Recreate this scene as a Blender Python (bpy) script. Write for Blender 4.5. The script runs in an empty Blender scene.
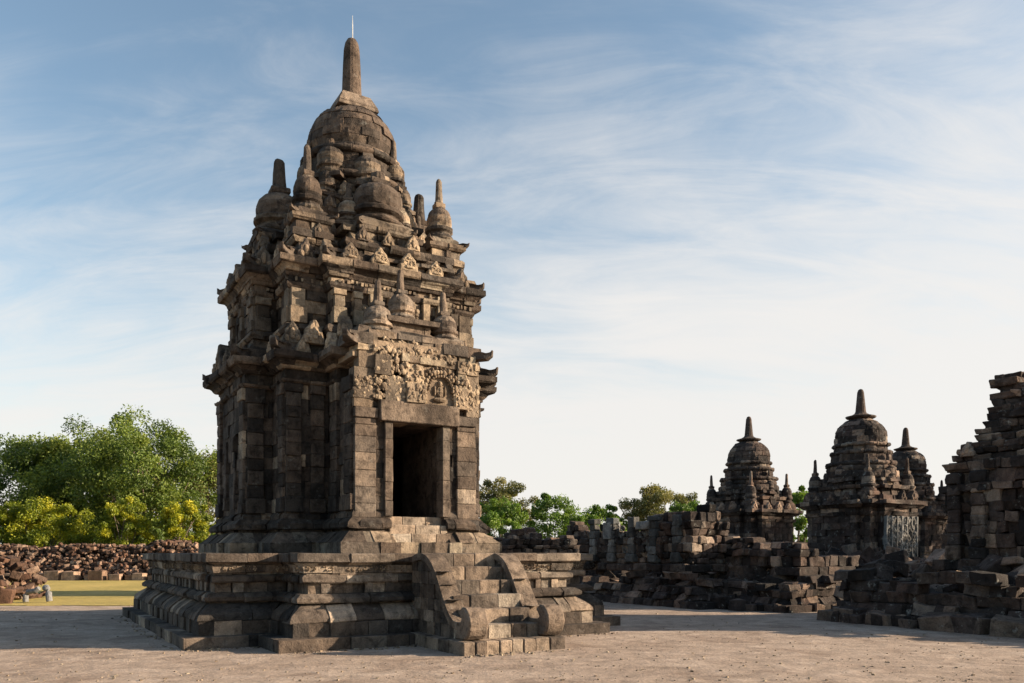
import bpy, math, random
from math import sin, cos, pi, radians
from mathutils import Vector, Matrix, noise as mnoise

scene = bpy.context.scene
COL = scene.collection
rnd = random.Random(7)

# ------------------------------------------------------------------ camera
CAM_H = 1.65
cam_d = bpy.data.cameras.new("camera")
cam = bpy.data.objects.new("camera", cam_d)
COL.objects.link(cam)
cam.location = (0, 0, CAM_H)
cam.rotation_euler = (pi / 2, 0, 0)
cam_d.sensor_width = 36
cam_d.lens = 815.0 / 1024 * 36
cam_d.shift_y = (553.3 - 341.5) / 1024
cam_d.clip_start = 0.1
cam_d.clip_end = 3000
scene.camera = cam

# ------------------------------------------------------------------ light
SUN_EL = radians(16.8)
SUN_AZ = radians(90)          # from +Y towards +X : the sun stands to the right
sun_d = bpy.data.lights.new("sun", 'SUN')
sun_d.energy = 5.0
sun_d.angle = radians(0.55)
sun_d.color = (1.0, 0.80, 0.57)
sun = bpy.data.objects.new("sun", sun_d)
COL.objects.link(sun)
sdir = Vector((sin(SUN_AZ) * cos(SUN_EL), cos(SUN_AZ) * cos(SUN_EL), sin(SUN_EL)))
sun.rotation_euler = sdir.to_track_quat('Z', 'Y').to_euler()
sun.location = (60, 10, 40)

scene.view_settings.view_transform = 'Standard'
scene.view_settings.look = 'None'
scene.view_settings.gamma = 1
scene.view_settings.exposure = 1.4

world = bpy.data.worlds.new("World")
scene.world = world
world.use_nodes = True


def build_world():
    nt = world.node_tree
    N = nt.nodes; L = nt.links
    N.clear()
    out = N.new('ShaderNodeOutputWorld')
    bg = N.new('ShaderNodeBackground')
    bg.inputs['Strength'].default_value = 0.06
    L.new(bg.outputs[0], out.inputs[0])
    sky = N.new('ShaderNodeTexSky')
    sky.sky_type = 'NISHITA'
    sky.sun_disc = False
    sky.sun_elevation = SUN_EL
    sky.sun_rotation = SUN_AZ
    sky.altitude = 100
    sky.air_density = 1.0
    sky.dust_density = 1.2
    sky.ozone_density = 1.5
    tc = N.new('ShaderNodeTexCoord')
    sep = N.new('ShaderNodeSeparateXYZ')
    L.new(tc.outputs['Generated'], sep.inputs[0])

    def math_(op, a, b=None, c=None):
        m = N.new('ShaderNodeMath'); m.operation = op
        for i, v in enumerate((a, b, c)):
            if v is None: continue
            if isinstance(v, (int, float)): m.inputs[i].default_value = v
            else: L.new(v, m.inputs[i])
        return m.outputs[0]
    z = math_('MAXIMUM', sep.outputs[2], 0.0)
    zz = math_('ADD', z, 0.38)
    px = math_('DIVIDE', sep.outputs[0], zz)
    py = math_('DIVIDE', sep.outputs[1], zz)
    comb = N.new('ShaderNodeCombineXYZ')
    L.new(px, comb.inputs[0]); L.new(py, comb.inputs[1])

    def nz(scale, rot, sc, detail, rough, dist):
        mp = N.new('ShaderNodeMapping')
        mp.inputs['Rotation'].default_value = (0, 0, radians(rot))
        mp.inputs['Scale'].default_value = sc
        L.new(comb.outputs[0], mp.inputs[0])
        n = N.new('ShaderNodeTexNoise')
        n.inputs['Scale'].default_value = scale
        n.inputs['Detail'].default_value = detail
        n.inputs['Roughness'].default_value = rough
        n.inputs['Distortion'].default_value = dist
        L.new(mp.outputs[0], n.inputs['Vector'])
        return n.outputs['Fac']
    n1 = nz(1.1, 20, (1, 1.3, 1), 6, 0.5, 0.4)          # broad veils
    n2 = nz(3.4, 24, (0.7, 2.4, 1), 10, 0.64, 1.4)    # combed cirrus
    n3 = nz(1.9, 16, (0.8, 1.5, 1), 9, 0.58, 0.9)      # mottled sheets
    d = math_('ADD', math_('MULTIPLY', n1, 0.45), math_('ADD', math_('MULTIPLY', n2, 0.42), math_('MULTIPLY', n3, 0.33)))
    low = math_('SUBTRACT', 0.45, math_('MULTIPLY', z, 1.05))
    right = math_('MULTIPLY', sep.outputs[0], 0.17)
    d = math_('ADD', math_('ADD', d, low), right)
    # clouds thinned behind the camera to lower the fill on faces towards it
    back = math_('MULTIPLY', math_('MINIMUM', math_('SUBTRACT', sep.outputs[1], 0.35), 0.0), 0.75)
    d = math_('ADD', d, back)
    mr = N.new('ShaderNodeMapRange')
    mr.interpolation_type = 'SMOOTHSTEP'
    mr.inputs['From Min'].default_value = 0.42
    mr.inputs['From Max'].default_value = 0.93
    L.new(d, mr.inputs['Value'])
    mix = N.new('ShaderNodeMix'); mix.data_type = 'RGBA'
    L.new(math_('MULTIPLY', mr.outputs[0], 0.93), mix.inputs['Factor'])
    gain = N.new('ShaderNodeMix'); gain.data_type = 'RGBA'; gain.blend_type = 'MULTIPLY'
    gain.inputs['Factor'].default_value = 1.0
    L.new(sky.outputs[0], gain.inputs['A']); gain.inputs['B'].default_value = (1.58, 1.52, 1.36, 1)
    L.new(gain.outputs['Result'], mix.inputs['A'])
    mix.inputs['B'].default_value = (5.75, 5.55, 5.35, 1)
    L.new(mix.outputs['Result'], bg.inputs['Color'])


build_world()

# ------------------------------------------------------------------ materials


class NT:
    def __init__(s, name):
        s.m = bpy.data.materials.new(name)
        s.m.use_nodes = True
        s.nt = s.m.node_tree
        s.N = s.nt.nodes; s.L = s.nt.links
        s.b = s.N['Principled BSDF']

    def add(s, t, **kw):
        n = s.N.new(t)
        for k, v in kw.items():
            if hasattr(n, k) and not k[0].isupper(): setattr(n, k, v)
            else: s.put(n, k.replace('_', ' '), v)
        return n

    def put(s, n, k, v):
        i = n.inputs[int(k)] if k.isdigit() else n.inputs[k]
        if hasattr(v, 'links'): s.L.new(v, i)
        else: i.default_value = v

    def noise(s, vec, scale, detail=4, rough=0.55, dist=0.0):
        n = s.add('ShaderNodeTexNoise', Vector=vec)
        n.inputs['Scale'].default_value = scale
        n.inputs['Detail'].default_value = detail
        n.inputs['Roughness'].default_value = rough
        n.inputs['Distortion'].default_value = dist
        return n.outputs['Fac']

    def ramp(s, fac, stops, mode='LINEAR'):
        r = s.N.new('ShaderNodeValToRGB')
        r.color_ramp.interpolation = mode
        e = r.color_ramp.elements
        while len(e) < len(stops): e.new(0.5)
        for i, (p, c) in enumerate(stops):
            e[i].position = p
            e[i].color = (*c, 1) if isinstance(c, tuple) else (c, c, c, 1)
        s.L.new(fac, r.inputs[0])
        return r.outputs['Color']

    def mix(s, a, b, fac, mode='MIX'):
        m = s.N.new('ShaderNodeMix'); m.data_type = 'RGBA'; m.blend_type = mode
        for k, v in (('Factor', fac), ('A', a), ('B', b)):
            if hasattr(v, 'links'): s.L.new(v, m.inputs[k])
            elif isinstance(v, tuple): m.inputs[k].default_value = (*v, 1)
            else: m.inputs[k].default_value = v
        return m.outputs['Result']

    def bump(s, h, strength, dist, prev=None):
        b = s.N.new('ShaderNodeBump')
        b.inputs['Strength'].default_value = strength
        b.inputs['Distance'].default_value = dist
        s.L.new(h, b.inputs['Height'])
        if prev is not None: s.L.new(prev, b.inputs['Normal'])
        return b.outputs[0]


def stone_material(name, dark, mid, pale, lichen=0.55, grey=0.35, bump=1.7, red=0.0):
    t = NT(name)
    geo = t.add('ShaderNodeNewGeometry')
    pos = geo.outputs['Position']
    at = t.add('ShaderNodeAttribute'); at.attribute_name = 'tone'
    sep = t.add('ShaderNodeSeparateColor', Color=at.outputs['Color'])
    base = t.ramp(sep.outputs[0], [(0, dark), (0.45, mid), (1, pale)])
    # hue drift per block : warm brown to cool grey
    base = t.mix(base, t.mix(base, (0.86, 0.96, 1.05), 1.0, 'MULTIPLY'), sep.outputs[1])
    if red:
        base = t.mix(base, t.mix(base, (1.35, 0.86, 0.72), 1.0, 'MULTIPLY'), t.ramp(t.noise(pos, 0.9, 3), [(0.45, 0.0), (0.7, red)]))
    # broad black lichen crust and rain streaks
    n1 = t.noise(pos, 1.1, 6, 0.62, 0.3)
    base = t.mix(base, t.mix(base, (0.22, 0.22, 0.235), 1.0, 'MULTIPLY'),
                 t.ramp(n1, [(0.42, 0.0), (0.66, lichen)]))
    mp = t.add('ShaderNodeMapping', Vector=pos)
    mp.inputs['Scale'].default_value = (5, 5, 0.7)
    n2 = t.noise(mp.outputs[0], 1.0, 4, 0.6)
    base = t.mix(base, t.mix(base, (0.35, 0.34, 0.34), 1.0, 'MULTIPLY'), t.ramp(n2, [(0.5, 0.0), (0.72, lichen * 0.8)]))
    n5 = t.noise(pos, 5.5, 6, 0.68, 0.5)
    base = t.mix(base, t.mix(base, (0.28, 0.27, 0.275), 1.0, 'MULTIPLY'), t.ramp(n5, [(0.50, 0.0), (0.64, min(1, lichen * 0.95))]))
    base = t.mix(base, t.mix(base, (1.45, 1.42, 1.36), 1.0, 'MULTIPLY'), t.ramp(n5, [(0.30, 0.8), (0.45, 0.0)]))
    # pale grey lichen rosettes
    n3 = t.noise(pos, 5.0, 5, 0.7)
    base = t.mix(base, (0.30, 0.30, 0.28), t.ramp(n3, [(0.60, 0.0), (0.74, grey)]))
    # grain
    n4 = t.noise(pos, 42, 4, 0.7)
    base = t.mix(base, t.ramp(n4, [(0.25, 0.55), (0.75, 1.35)]), 0.75, 'MULTIPLY')
    t.put(t.b, 'Base Color', base)
    t.b.inputs['Roughness'].default_value = 0.93
    t.b.inputs['Specular IOR Level'].default_value = 0.2
    vo = t.add('ShaderNodeTexVoronoi', Vector=pos); vo.inputs['Scale'].default_value = 34
    b1 = t.bump(t.noise(pos, 9, 5, 0.65), 0.55 * bump, 0.03)
    b2 = t.bump(n4, 0.5 * bump, 0.012, b1)
    b3 = t.bump(vo.outputs['Distance'], 0.25 * bump, 0.010, b2)
    t.put(t.b, 'Normal', b3)
    return t.m


M = {}
M['stone'] = stone_material('andesite_stone', (0.030, 0.025, 0.0225), (0.130, 0.095, 0.073), (0.40, 0.30, 0.21), lichen=0.9, grey=0.3)
M['base'] = stone_material('platform_stone', (0.036, 0.030, 0.027), (0.145, 0.108, 0.084), (0.42, 0.32, 0.24), lichen=0.8, grey=0.2)
M['ruin'] = stone_material('ruin_stone', (0.018, 0.0165, 0.0165), (0.088, 0.064, 0.054), (0.36, 0.27, 0.205), lichen=0.75, grey=0.75, red=0.35)
M['rubble'] = stone_material('rubble_stone', (0.024, 0.015, 0.012), (0.125, 0.070, 0.048), (0.42, 0.29, 0.21), lichen=0.6, grey=0.2, red=0.25)
M['relief'] = stone_material('relief_stone', (0.045, 0.036, 0.03), (0.20, 0.148, 0.108), (0.45, 0.345, 0.24), lichen=0.65, grey=0.3)
M['panel'] = stone_material('whitened_relief', (0.04, 0.038, 0.037), (0.12, 0.115, 0.11), (0.27, 0.255, 0.24), lichen=0.6, grey=0.5)


def plain(name, c, rough=0.5, metal=0.0):
    t = NT(name)
    geo = t.add('ShaderNodeNewGeometry')
    n = t.noise(geo.outputs['Position'], 14, 4)
    t.put(t.b, 'Base Color', t.mix(c, tuple(x * 0.6 for x in c), t.ramp(n, [(0.4, 0.0), (0.7, 1.0)])))
    t.b.inputs['Roughness'].default_value = rough
    t.b.inputs['Metallic'].default_value = metal
    return t.m


M['rod'] = plain('painted_rod', (0.55, 0.55, 0.54), 0.5)
M['bark'] = plain('bark', (0.13, 0.10, 0.075), 0.9)
M['greypiece'] = plain('grey_worn_stone', (0.17, 0.17, 0.175), 0.85)


def leaf_material(name, c1, c2, c3):
    t = NT(name)
    at = t.add('ShaderNodeAttribute'); at.attribute_name = 'tone'
    sep = t.add('ShaderNodeSeparateColor', Color=at.outputs['Color'])
    col = t.ramp(sep.outputs[0], [(0, c1), (0.55, c2), (1, c3)])
    t.put(t.b, 'Base Color', col)
    t.b.inputs['Roughness'].default_value = 0.55
    tr = t.add('ShaderNodeBsdfTranslucent')
    t.put(tr, 'Color', t.mix(col, (1.0, 1.0, 0.55), 1.0, 'MULTIPLY'))
    mx = t.add('ShaderNodeMixShader')
    mx.inputs[0].default_value = 0.38
    t.L.new(t.b.outputs[0], mx.inputs[1]); t.L.new(tr.outputs[0], mx.inputs[2])
    t.L.new(mx.outputs[0], t.N['Material Output'].inputs[0])
    return t.m


M['leaf_green'] = leaf_material('leaf_green', (0.038, 0.070, 0.011), (0.110, 0.165, 0.024), (0.25, 0.29, 0.046))
M['leaf_mid'] = leaf_material('leaf_mid', (0.05, 0.095, 0.012), (0.11, 0.20, 0.022), (0.20, 0.28, 0.04))
M['leaf_yellow'] = leaf_material('leaf_yellow', (0.06, 0.10, 0.006), (0.22, 0.25, 0.010), (0.52, 0.46, 0.02))
M['leaf_olive'] = leaf_material('leaf_olive', (0.07, 0.08, 0.025), (0.15, 0.15, 0.045), (0.25, 0.22, 0.08))

# ------------------------------------------------------------------ mesh builder


def wear_tex(name, size):
    t = bpy.data.textures.new(name, 'CLOUDS'); t.noise_scale = size; t.noise_depth = 3
    return t


WEAR = {'fine': wear_tex('wear_fine', 0.11), 'mid': wear_tex('wear_mid', 0.22), 'coarse': wear_tex('wear_coarse', 0.4)}


def erode(o, bevel, sub, kind, strength):
    if bevel:
        m = o.modifiers.new('edge wear', 'BEVEL')
        m.width = bevel; m.segments = 1; m.limit_method = 'ANGLE'; m.angle_limit = radians(35)
    if sub:
        m = o.modifiers.new('refine', 'SUBSURF'); m.subdivision_type = 'SIMPLE'; m.levels = sub; m.render_levels = sub
    if strength:
        m = o.modifiers.new('erosion', 'DISPLACE')
        m.texture = WEAR[kind]; m.texture_coords = 'GLOBAL'; m.strength = strength; m.mid_level = 0.5


class MB:
    def __init__(s):
        s.v = []; s.f = []; s.t = []

    def face(s, idx, tone):
        s.f.append(idx); s.t.append(tone)

    def solid_strip(s, rings, tone, caps=True):
        """rings: list of equally long closed vertex loops, joined in order"""
        b = len(s.v); n = len(rings[0])
        for r in rings: s.v.extend(r)
        for i in range(len(rings) - 1):
            for j in range(n):
                k = (j + 1) % n
                s.face((b + i * n + j, b + i * n + k, b + (i + 1) * n + k, b + (i + 1) * n + j), tone)
        if caps:
            s.face(tuple(b + j for j in reversed(range(n))), tone)
            e = b + (len(rings) - 1) * n
            s.face(tuple(e + j for j in range(n)), tone)

    def box(s, x0, x1, y0, y1, z0, z1, tone, jit=0.0, R=None):
        p = [(x0, y0, z0), (x1, y0, z0), (x1, y1, z0), (x0, y1, z0),
             (x0, y0, z1), (x1, y0, z1), (x1, y1, z1), (x0, y1, z1)]
        if jit and R: p = [tuple(c + R.uniform(-jit, jit) for c in q) for q in p]
        b = len(s.v); s.v.extend(p)
        for q in ((0, 3, 2, 1), (4, 5, 6, 7), (0, 1, 5, 4), (1, 2, 6, 5), (2, 3, 7, 6), (3, 0, 4, 7)):
            s.face(tuple(b + i for i in q), tone)

    def hull8(s, M4, hx, hy, hz, tone, R, jit=0.16):
        b = len(s.v)
        for sx, sy, sz in ((-1, -1, -1), (1, -1, -1), (1, 1, -1), (-1, 1, -1), (-1, -1, 1), (1, -1, 1), (1, 1, 1), (-1, 1, 1)):
            s.v.append(tuple(M4 @ Vector((sx * hx * (1 + R.uniform(-jit, jit)), sy * hy * (1 + R.uniform(-jit, jit)), sz * hz * (1 + R.uniform(-jit, jit))))))
        for q in ((0, 3, 2, 1), (4, 5, 6, 7), (0, 1, 5, 4), (1, 2, 6, 5), (2, 3, 7, 6), (3, 0, 4, 7)):
            s.face(tuple(b + i for i in q), tone)

    def prism(s, poly, z0, z1, tone):
        s.solid_strip([[(x, y, z0) for x, y in poly], [(x, y, z1) for x, y in poly]], tone)

    def blob(s, c, r, tone, R=None, seg=7, rings=4, jit=0.0, M4=None):
        b = len(s.v); pts = []
        for i in range(1, rings):
            a = pi * i / rings
            for j in range(seg):
                t = 2 * pi * j / seg
                k = 1 + (R.uniform(-jit, jit) if R else 0)
                pts.append((c[0] + r[0] * sin(a) * cos(t) * k, c[1] + r[1] * sin(a) * sin(t) * k, c[2] + r[2] * cos(a) * k))
        pts.append((c[0], c[1], c[2] + r[2])); pts.append((c[0], c[1], c[2] - r[2]))
        if M4 is not None: pts = [tuple(M4 @ Vector(p)) for p in pts]
        s.v.extend(pts)
        top = b + len(pts) - 2; bot = top + 1
        for j in range(seg):
            k = (j + 1) % seg
            s.face((top, b + j, b + k), tone)
            for i in range(rings - 2):
                s.face((b + i * seg + j, b + (i + 1) * seg + j, b + (i + 1) * seg + k, b + i * seg + k), tone)
            e = b + (rings - 2) * seg
            s.face((e + j, bot, e + k), tone)

    def lathe(s, prof, c=(0, 0), seg=20, tonef=None, R=None, jit=0.0):
        b = len(s.v); n = len(prof)
        for r, z in prof:
            for j in range(seg):
                t = 2 * pi * j / seg
                k = 1 + (R.uniform(-jit, jit) if R and jit else 0)
                s.v.append((c[0] + r * k * cos(t), c[1] + r * k * sin(t), z))
        for i in range(n - 1):
            tn = tonef(i) if tonef else (0.4, 0.3, 0, 1)
            for j in range(seg):
                k = (j + 1) % seg
                s.face((b + i * seg + j, b + i * seg + k, b + (i + 1) * seg + k, b + (i + 1) * seg + j), tn)
        s.face(tuple(b + j for j in reversed(range(seg))), tonef(0) if tonef else (0.4, 0.3, 0, 1))
        e = b + (n - 1) * seg
        s.face(tuple(e + j for j in range(seg)), tonef(n - 2) if tonef else (0.4, 0.3, 0, 1))

    def mesh(s, name, mat, smooth=False):
        me = bpy.data.meshes.new(name)
        me.from_pydata(s.v, [], s.f)
        a = me.attributes.new('tone', 'FLOAT_COLOR', 'FACE')
        flat = [c for t in s.t for c in t]
        if len(a.data) == len(s.t): a.data.foreach_set('color', flat)
        me.materials.append(mat)
        if smooth: me.polygons.foreach_set('use_smooth', [True] * len(me.polygons))
        me.update()
        return me

    def build(s, name, mat, parent=None, bevel=0.0, smooth=False, loc=None, label=None, wear=True):
        o = bpy.data.objects.new(name, s.mesh(name, mat, smooth))
        COL.objects.link(o)
        if parent is not None: o.parent = parent
        if loc: o.location = loc
        if bevel:
            if mat.name in ('ruin_stone', 'whitened_relief') and wear: erode(o, bevel, 1, 'mid', 0.11)
            elif wear: erode(o, bevel, 1, 'fine', 0.038 if mat.name != 'platform_stone' else 0.026)
            else: erode(o, bevel, 0, None, 0)
        if label: o['label'] = label
        return o


def tag(o, label=None, cat=None, group=None, kind=None):
    if label: o['label'] = label
    if cat: o['category'] = cat
    if group: o['group'] = group
    if kind: o['kind'] = kind
    return o


def thing(name, label, cat, loc=(0, 0, 0), rz=0.0, group=None):
    o = bpy.data.objects.new(name, None)
    o.empty_display_size = 0.3
    COL.objects.link(o)
    o.location = loc; o.rotation_euler = (0, 0, rz)
    return tag(o, label, cat, group)


def copy_obj(o, parent=None, loc=None, rz=None, scale=None):
    c = o.copy(); COL.objects.link(c)
    if parent is not None: c.parent = parent
    if loc is not None: c.location = loc
    if rz is not None: c.rotation_euler = (0, 0, rz)
    if scale is not None: c.scale = (scale, scale, scale) if isinstance(scale, (int, float)) else scale
    return c


def rt(R, lo=0.15, hi=0.75, pale=0.10):
    """a block's tone: brightness, coolness"""
    v = R.uniform(lo, hi)
    if R.random() < pale: v = R.uniform(0.68, 0.95)
    return (v, R.random() ** 1.5, R.random(), 1)


# ------------------------------------------------------------------ masonry
def turn(poly):
    """+1 convex, -1 concave for each vertex of an axis aligned CCW polygon"""
    n = len(poly); r = []
    for i in range(n):
        a, b, c = poly[i - 1], poly[i], poly[(i + 1) % n]
        cr = (b[0] - a[0]) * (c[1] - b[1]) - (b[1] - a[1]) * (c[0] - b[0])
        r.append(1 if cr > 0 else -1)
    return r


def off_poly(poly, o):
    n = len(poly); res = []
    for i in range(n):
        a, b, c = poly[i - 1], poly[i], poly[(i + 1) % n]
        d1 = Vector((b[0] - a[0], b[1] - a[1])).normalized(); d2 = Vector((c[0] - b[0], c[1] - b[1])).normalized()
        n1 = Vector((d1.y, -d1.x)); n2 = Vector((d2.y, -d2.x))
        res.append((b[0] + o * (n1.x + n2.x), b[1] + o * (n1.y + n2.y)))
    return res


def course(mb, poly, prof, R, blen=(0.4, 0.8), depth=0.28, odd=0, push=0.017, jit=0.009,
           tonef=None, gaps=None, keep=None, core=True, edges=None, gapz=0.004, cpoly=None):
    """one course of cut blocks round an axis aligned plan. prof = [(offset, z), ...] from bottom to top"""
    tn = turn(poly); n = len(poly)
    tonef = tonef or (lambda x, y, z: rt(R))
    zb, zt = prof[0][1], prof[-1][1]
    for i in range(n):
        if edges is not None and i not in edges: continue
        A, B = Vector(poly[i]), Vector(poly[(i + 1) % n])
        e = B - A; Lh = e.length; e.normalize()
        nrm = Vector((e.y, -e.x))
        ca, cb = tn[i], tn[(i + 1) % n]
        own_a = (i + odd) % 2 == 0
        own_b = (i + 1 + odd) % 2 == 1
        # joints
        s = 0.0; js = []
        while True:
            s += R.uniform(*blen)
            if s > Lh - blen[0] * 0.6: break
            js.append(s)
        js = [None] + js + [None]
        for k in range(len(js) - 1):
            j0, j1 = js[k], js[k + 1]
            segs = [(j0, j1)]
            if gaps:
                for (gi, g0, g1) in gaps:
                    if gi != i: continue
                    ns = []
                    for (a0, a1) in segs:
                        f0 = 0 if a0 is None else a0; f1 = Lh if a1 is None else a1
                        if f1 <= g0 or f0 >= g1: ns.append((a0, a1)); continue
                        if f0 < g0 - 0.03: ns.append((a0, g0))
                        if f1 > g1 + 0.03: ns.append((g1, a1))
                    segs = ns
            for (a0, a1) in segs:
                f0 = 0 if a0 is None else a0; f1 = Lh if a1 is None else a1
                mid = A + e * ((f0 + f1) / 2)
                if keep and not keep(mid.x, mid.y, (zb + zt) / 2): continue
                pu = R.gauss(0, push) - (R.uniform(0.02, 0.05) if R.random() < 0.07 else 0); tone = tonef(mid.x, mid.y, zb)
                rings = []
                for end in (0, 1):
                    loop = []
                    jj = a0 if end == 0 else a1
                    dz = R.uniform(-jit, jit)
                    for (o, z) in prof:
                        if jj is not None: st = jj + (gapz if end == 0 else -gapz)
                        elif end == 0:
                            st = -o if ca > 0 else o
                            if ca > 0 and not own_a: st += depth
                        else:
                            st = Lh + (o if cb > 0 else -o)
                            if cb > 0 and not own_b: st -= depth
                        p = A + e * st + nrm * (o + pu + R.uniform(-jit, jit))
                        loop.append((p.x, p.y, z + dz))
                    jt = loop
                    for (o, z) in (prof[-1], prof[0]):
                        q = jt[-1] if z == zt and len(jt) == len(prof) else jt[0]
                        st_v = Vector((q[0], q[1])) - nrm * (depth + (o - min(p_[0] for p_ in prof)))
                        loop = loop + [(st_v.x, st_v.y, q[2])]
                    rings.append(loop)
                mb.solid_strip(rings, tone)
    if core:
        om = min(p[0] for p in prof) - 0.05
        mb.prism(off_poly(cpoly or poly, om), zb + 0.003, zt - 0.006, (0.2, 0.4, 0.5, 1))


def wall_courses(mb, poly, z0, z1, R, ch=(0.24, 0.32), off=0.0, **kw):
    z = z0; k = 0
    n = max(1, round((z1 - z0) / ((ch[0] + ch[1]) / 2)))
    hs = [R.uniform(*ch) for _ in range(n)]; f = (z1 - z0) / sum(hs)
    for h in hs:
        course(mb, poly, [(off, z), (off, z + h * f)], R, odd=k, **kw)
        z += h * f; k += 1


def ring(mb, c, prof, nb, R, seg=3, phase=0.0, depth=0.3, push=0.014, tonef=None, keep=None, core=True):
    tonef = tonef or (lambda x, y, z: rt(R))
    for k in range(nb):
        a0 = phase + 2 * pi * k / nb + 0.003; a1 = phase + 2 * pi * (k + 1) / nb - 0.003
        am = (a0 + a1) / 2
        if keep and not keep(cos(am), sin(am)): continue
        pu = R.gauss(0, push); dz = R.uniform(-0.004, 0.004)
        rings = []
        for i in range(seg + 1):
            a = a0 + (a1 - a0) * i / seg
            loop = [(c[0] + (r + pu) * cos(a), c[1] + (r + pu) * sin(a), z + dz) for r, z in prof]
            ri = max(0.02, min(p[0] for p in prof) - depth)
            loop += [(c[0] + ri * cos(a), c[1] + ri * sin(a), prof[-1][1] + dz), (c[0] + ri * cos(a), c[1] + ri * sin(a), prof[0][1] + dz)]
            rings.append(loop)
        mb.solid_strip(rings, tonef(cos(am), sin(am), prof[0][1]))
    if core:
        rc = min(p[0] for p in prof) - 0.04
        if rc > 0.05:
            mb.prism([(c[0] + rc * cos(2 * pi * j / 24), c[1] + rc * sin(2 * pi * j / 24)) for j in range(24)], prof[0][1] + .003, prof[-1][1] - .006, (0.2, 0.4, 0.5, 1))


def cross(a, t, b, pf=None, q=None):
    pf = t if pf is None else pf; q = b if q is None else q
    return [(-q, -pf), (q, -pf), (q, -a), (a, -a), (a, -b), (t, -b), (t, b), (a, b), (a, a), (b, a), (b, t), (-b, t),
            (-b, a), (-a, a), (-a, b), (-t, b), (-t, -b), (-a, -b), (-a, -a), (-q, -a)]


def arc_prof(o0, z0, o1, z1, kind, n=4):
    """a curved moulding between two points: 'cyma' (S), 'cavetto', 'ovolo'"""
    r = []
    for i in range(n + 1):
        t = i / n
        if kind == 'cyma': k = (1 - cos(pi * t)) / 2
        elif kind == 'ovolo': k = sin(t * pi / 2)
        else: k = 1 - cos(t * pi / 2)
        r.append((o0 + (o1 - o0) * k, z0 + (z1 - z0) * t))
    return r


def torus_prof(o, z0, z1, bulge, n=4):
    return [(o + bulge * sin(pi * i / n), z0 + (z1 - z0) * i / n) for i in range(n + 1)]


# ------------------------------------------------------------------ ornament
def antefix_mesh(name, mat, w, h, d, R, eyes=False):
    mb = MB()
    out = [(-w, 0), (w, 0), (w * 1.02, h * 0.30), (w * 0.80, h * 0.42), (w * 0.72, h * 0.62), (w * 0.36, h * 0.80), (w * 0.12, h),
           (-w * 0.12, h), (-w * 0.36, h * 0.80), (-w * 0.72, h * 0.62), (-w * 0.80, h * 0.42), (-w * 1.02, h * 0.30)]
    tone = rt(R, 0.3, 0.7)
    rings = []
    for y, s in ((-d / 2, 0.92), (-d / 2 + 0.03, 1.0), (d / 2, 1.0)):
        rings.append([(x * s, y, z * s) for x, z in out])
    mb.solid_strip([list(reversed(r)) for r in rings], tone)
    t2 = (min(1, tone[0] + 0.25), 0.1, 0.5, 1)
    if eyes:
        for sx in (-1, 1):
            for a in range(8):
                t = 2 * pi * a / 8
                mb.blob((sx * w * 0.36 + cos(t) * w * 0.24, -d / 2, h * 0.40 + sin(t) * w * 0.24), (w * 0.11, 0.035, w * 0.11), t2, seg=5, rings=3)
        mb.blob((0, -d / 2, h * 0.2), (w * 0.8, 0.05, h * 0.09), t2, seg=6, rings=3)
        mb.blob((0, -d / 2, h * 0.68), (w * 0.3, 0.05, h * 0.1), t2, seg=6, rings=3)
    else:
        mb.blob((0, -d / 2, h * 0.42), (w * 0.34, 0.05, h * 0.30), t2, seg=6, rings=4)
        for sx in (-1, 1):
            mb.blob((sx * w * 0.55, -d / 2, h * 0.22), (w * 0.28, 0.045, h * 0.16), t2, seg=6, rings=4)
    return mb.mesh(name, mat)


def horn_mesh(name, mat, w, h, R):
    """corner antefix : a stone that turns the corner and ends in an upturned tip"""
    mb = MB(); tone = rt(R, 0.3, 0.6)
    # wedge running out along the +x diagonal
    pr = [(-0.30, 0), (w * 0.55, 0), (w * 0.98, h * 0.25), (w * 1.02, h * 0.74), (w * 0.86, h * 0.55), (w * 0.55, h * 0.48), (0.0, h * 0.62), (-0.30, h * 0.55)]
    mb.solid_strip([[(x, y * (1.0 if x < w * 0.6 else 0.45), z) for x, z in pr] for y in (-w * 0.42, w * 0.42)], tone)
    return mb.mesh(name, mat)


def edge_spots(poly, o, spacing, margin=0.2, edges=None):
    """points along the plan's edges, with the outward facing angle"""
    P = off_poly(poly, o); n = len(P); r = []
    for i in range(n):
        if edges is not None and i not in edges: continue
        A, B = Vector(P[i]), Vector(P[(i + 1) % n]); e = B - A; Lh = e.length
        if Lh < 0.35: continue
        e.normalize(); k = max(1, round((Lh - 2 * margin) / spacing))
        ang = math.atan2(e.y, e.x)
        for j in range(k):
            p = A + e * (margin + (Lh - 2 * margin) * (j + 0.5) / k)
            r.append((p.x, p.y, ang))
    return r


def convex_corners(poly, o):
    P = off_poly(poly, o); tn = turn(poly); r = []
    c = Vector((0, 0))
    for i in range(len(P)):
        if tn[i] > 0:
            a, b, d = Vector(P[i - 1]), Vector(P[i]), Vector(P[(i + 1) % len(P)])
            dirv = ((b - a).normalized() + (b - d).normalized())
            r.append((b.x, b.y, math.atan2(dirv.y, dirv.x)))
    return r


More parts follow.
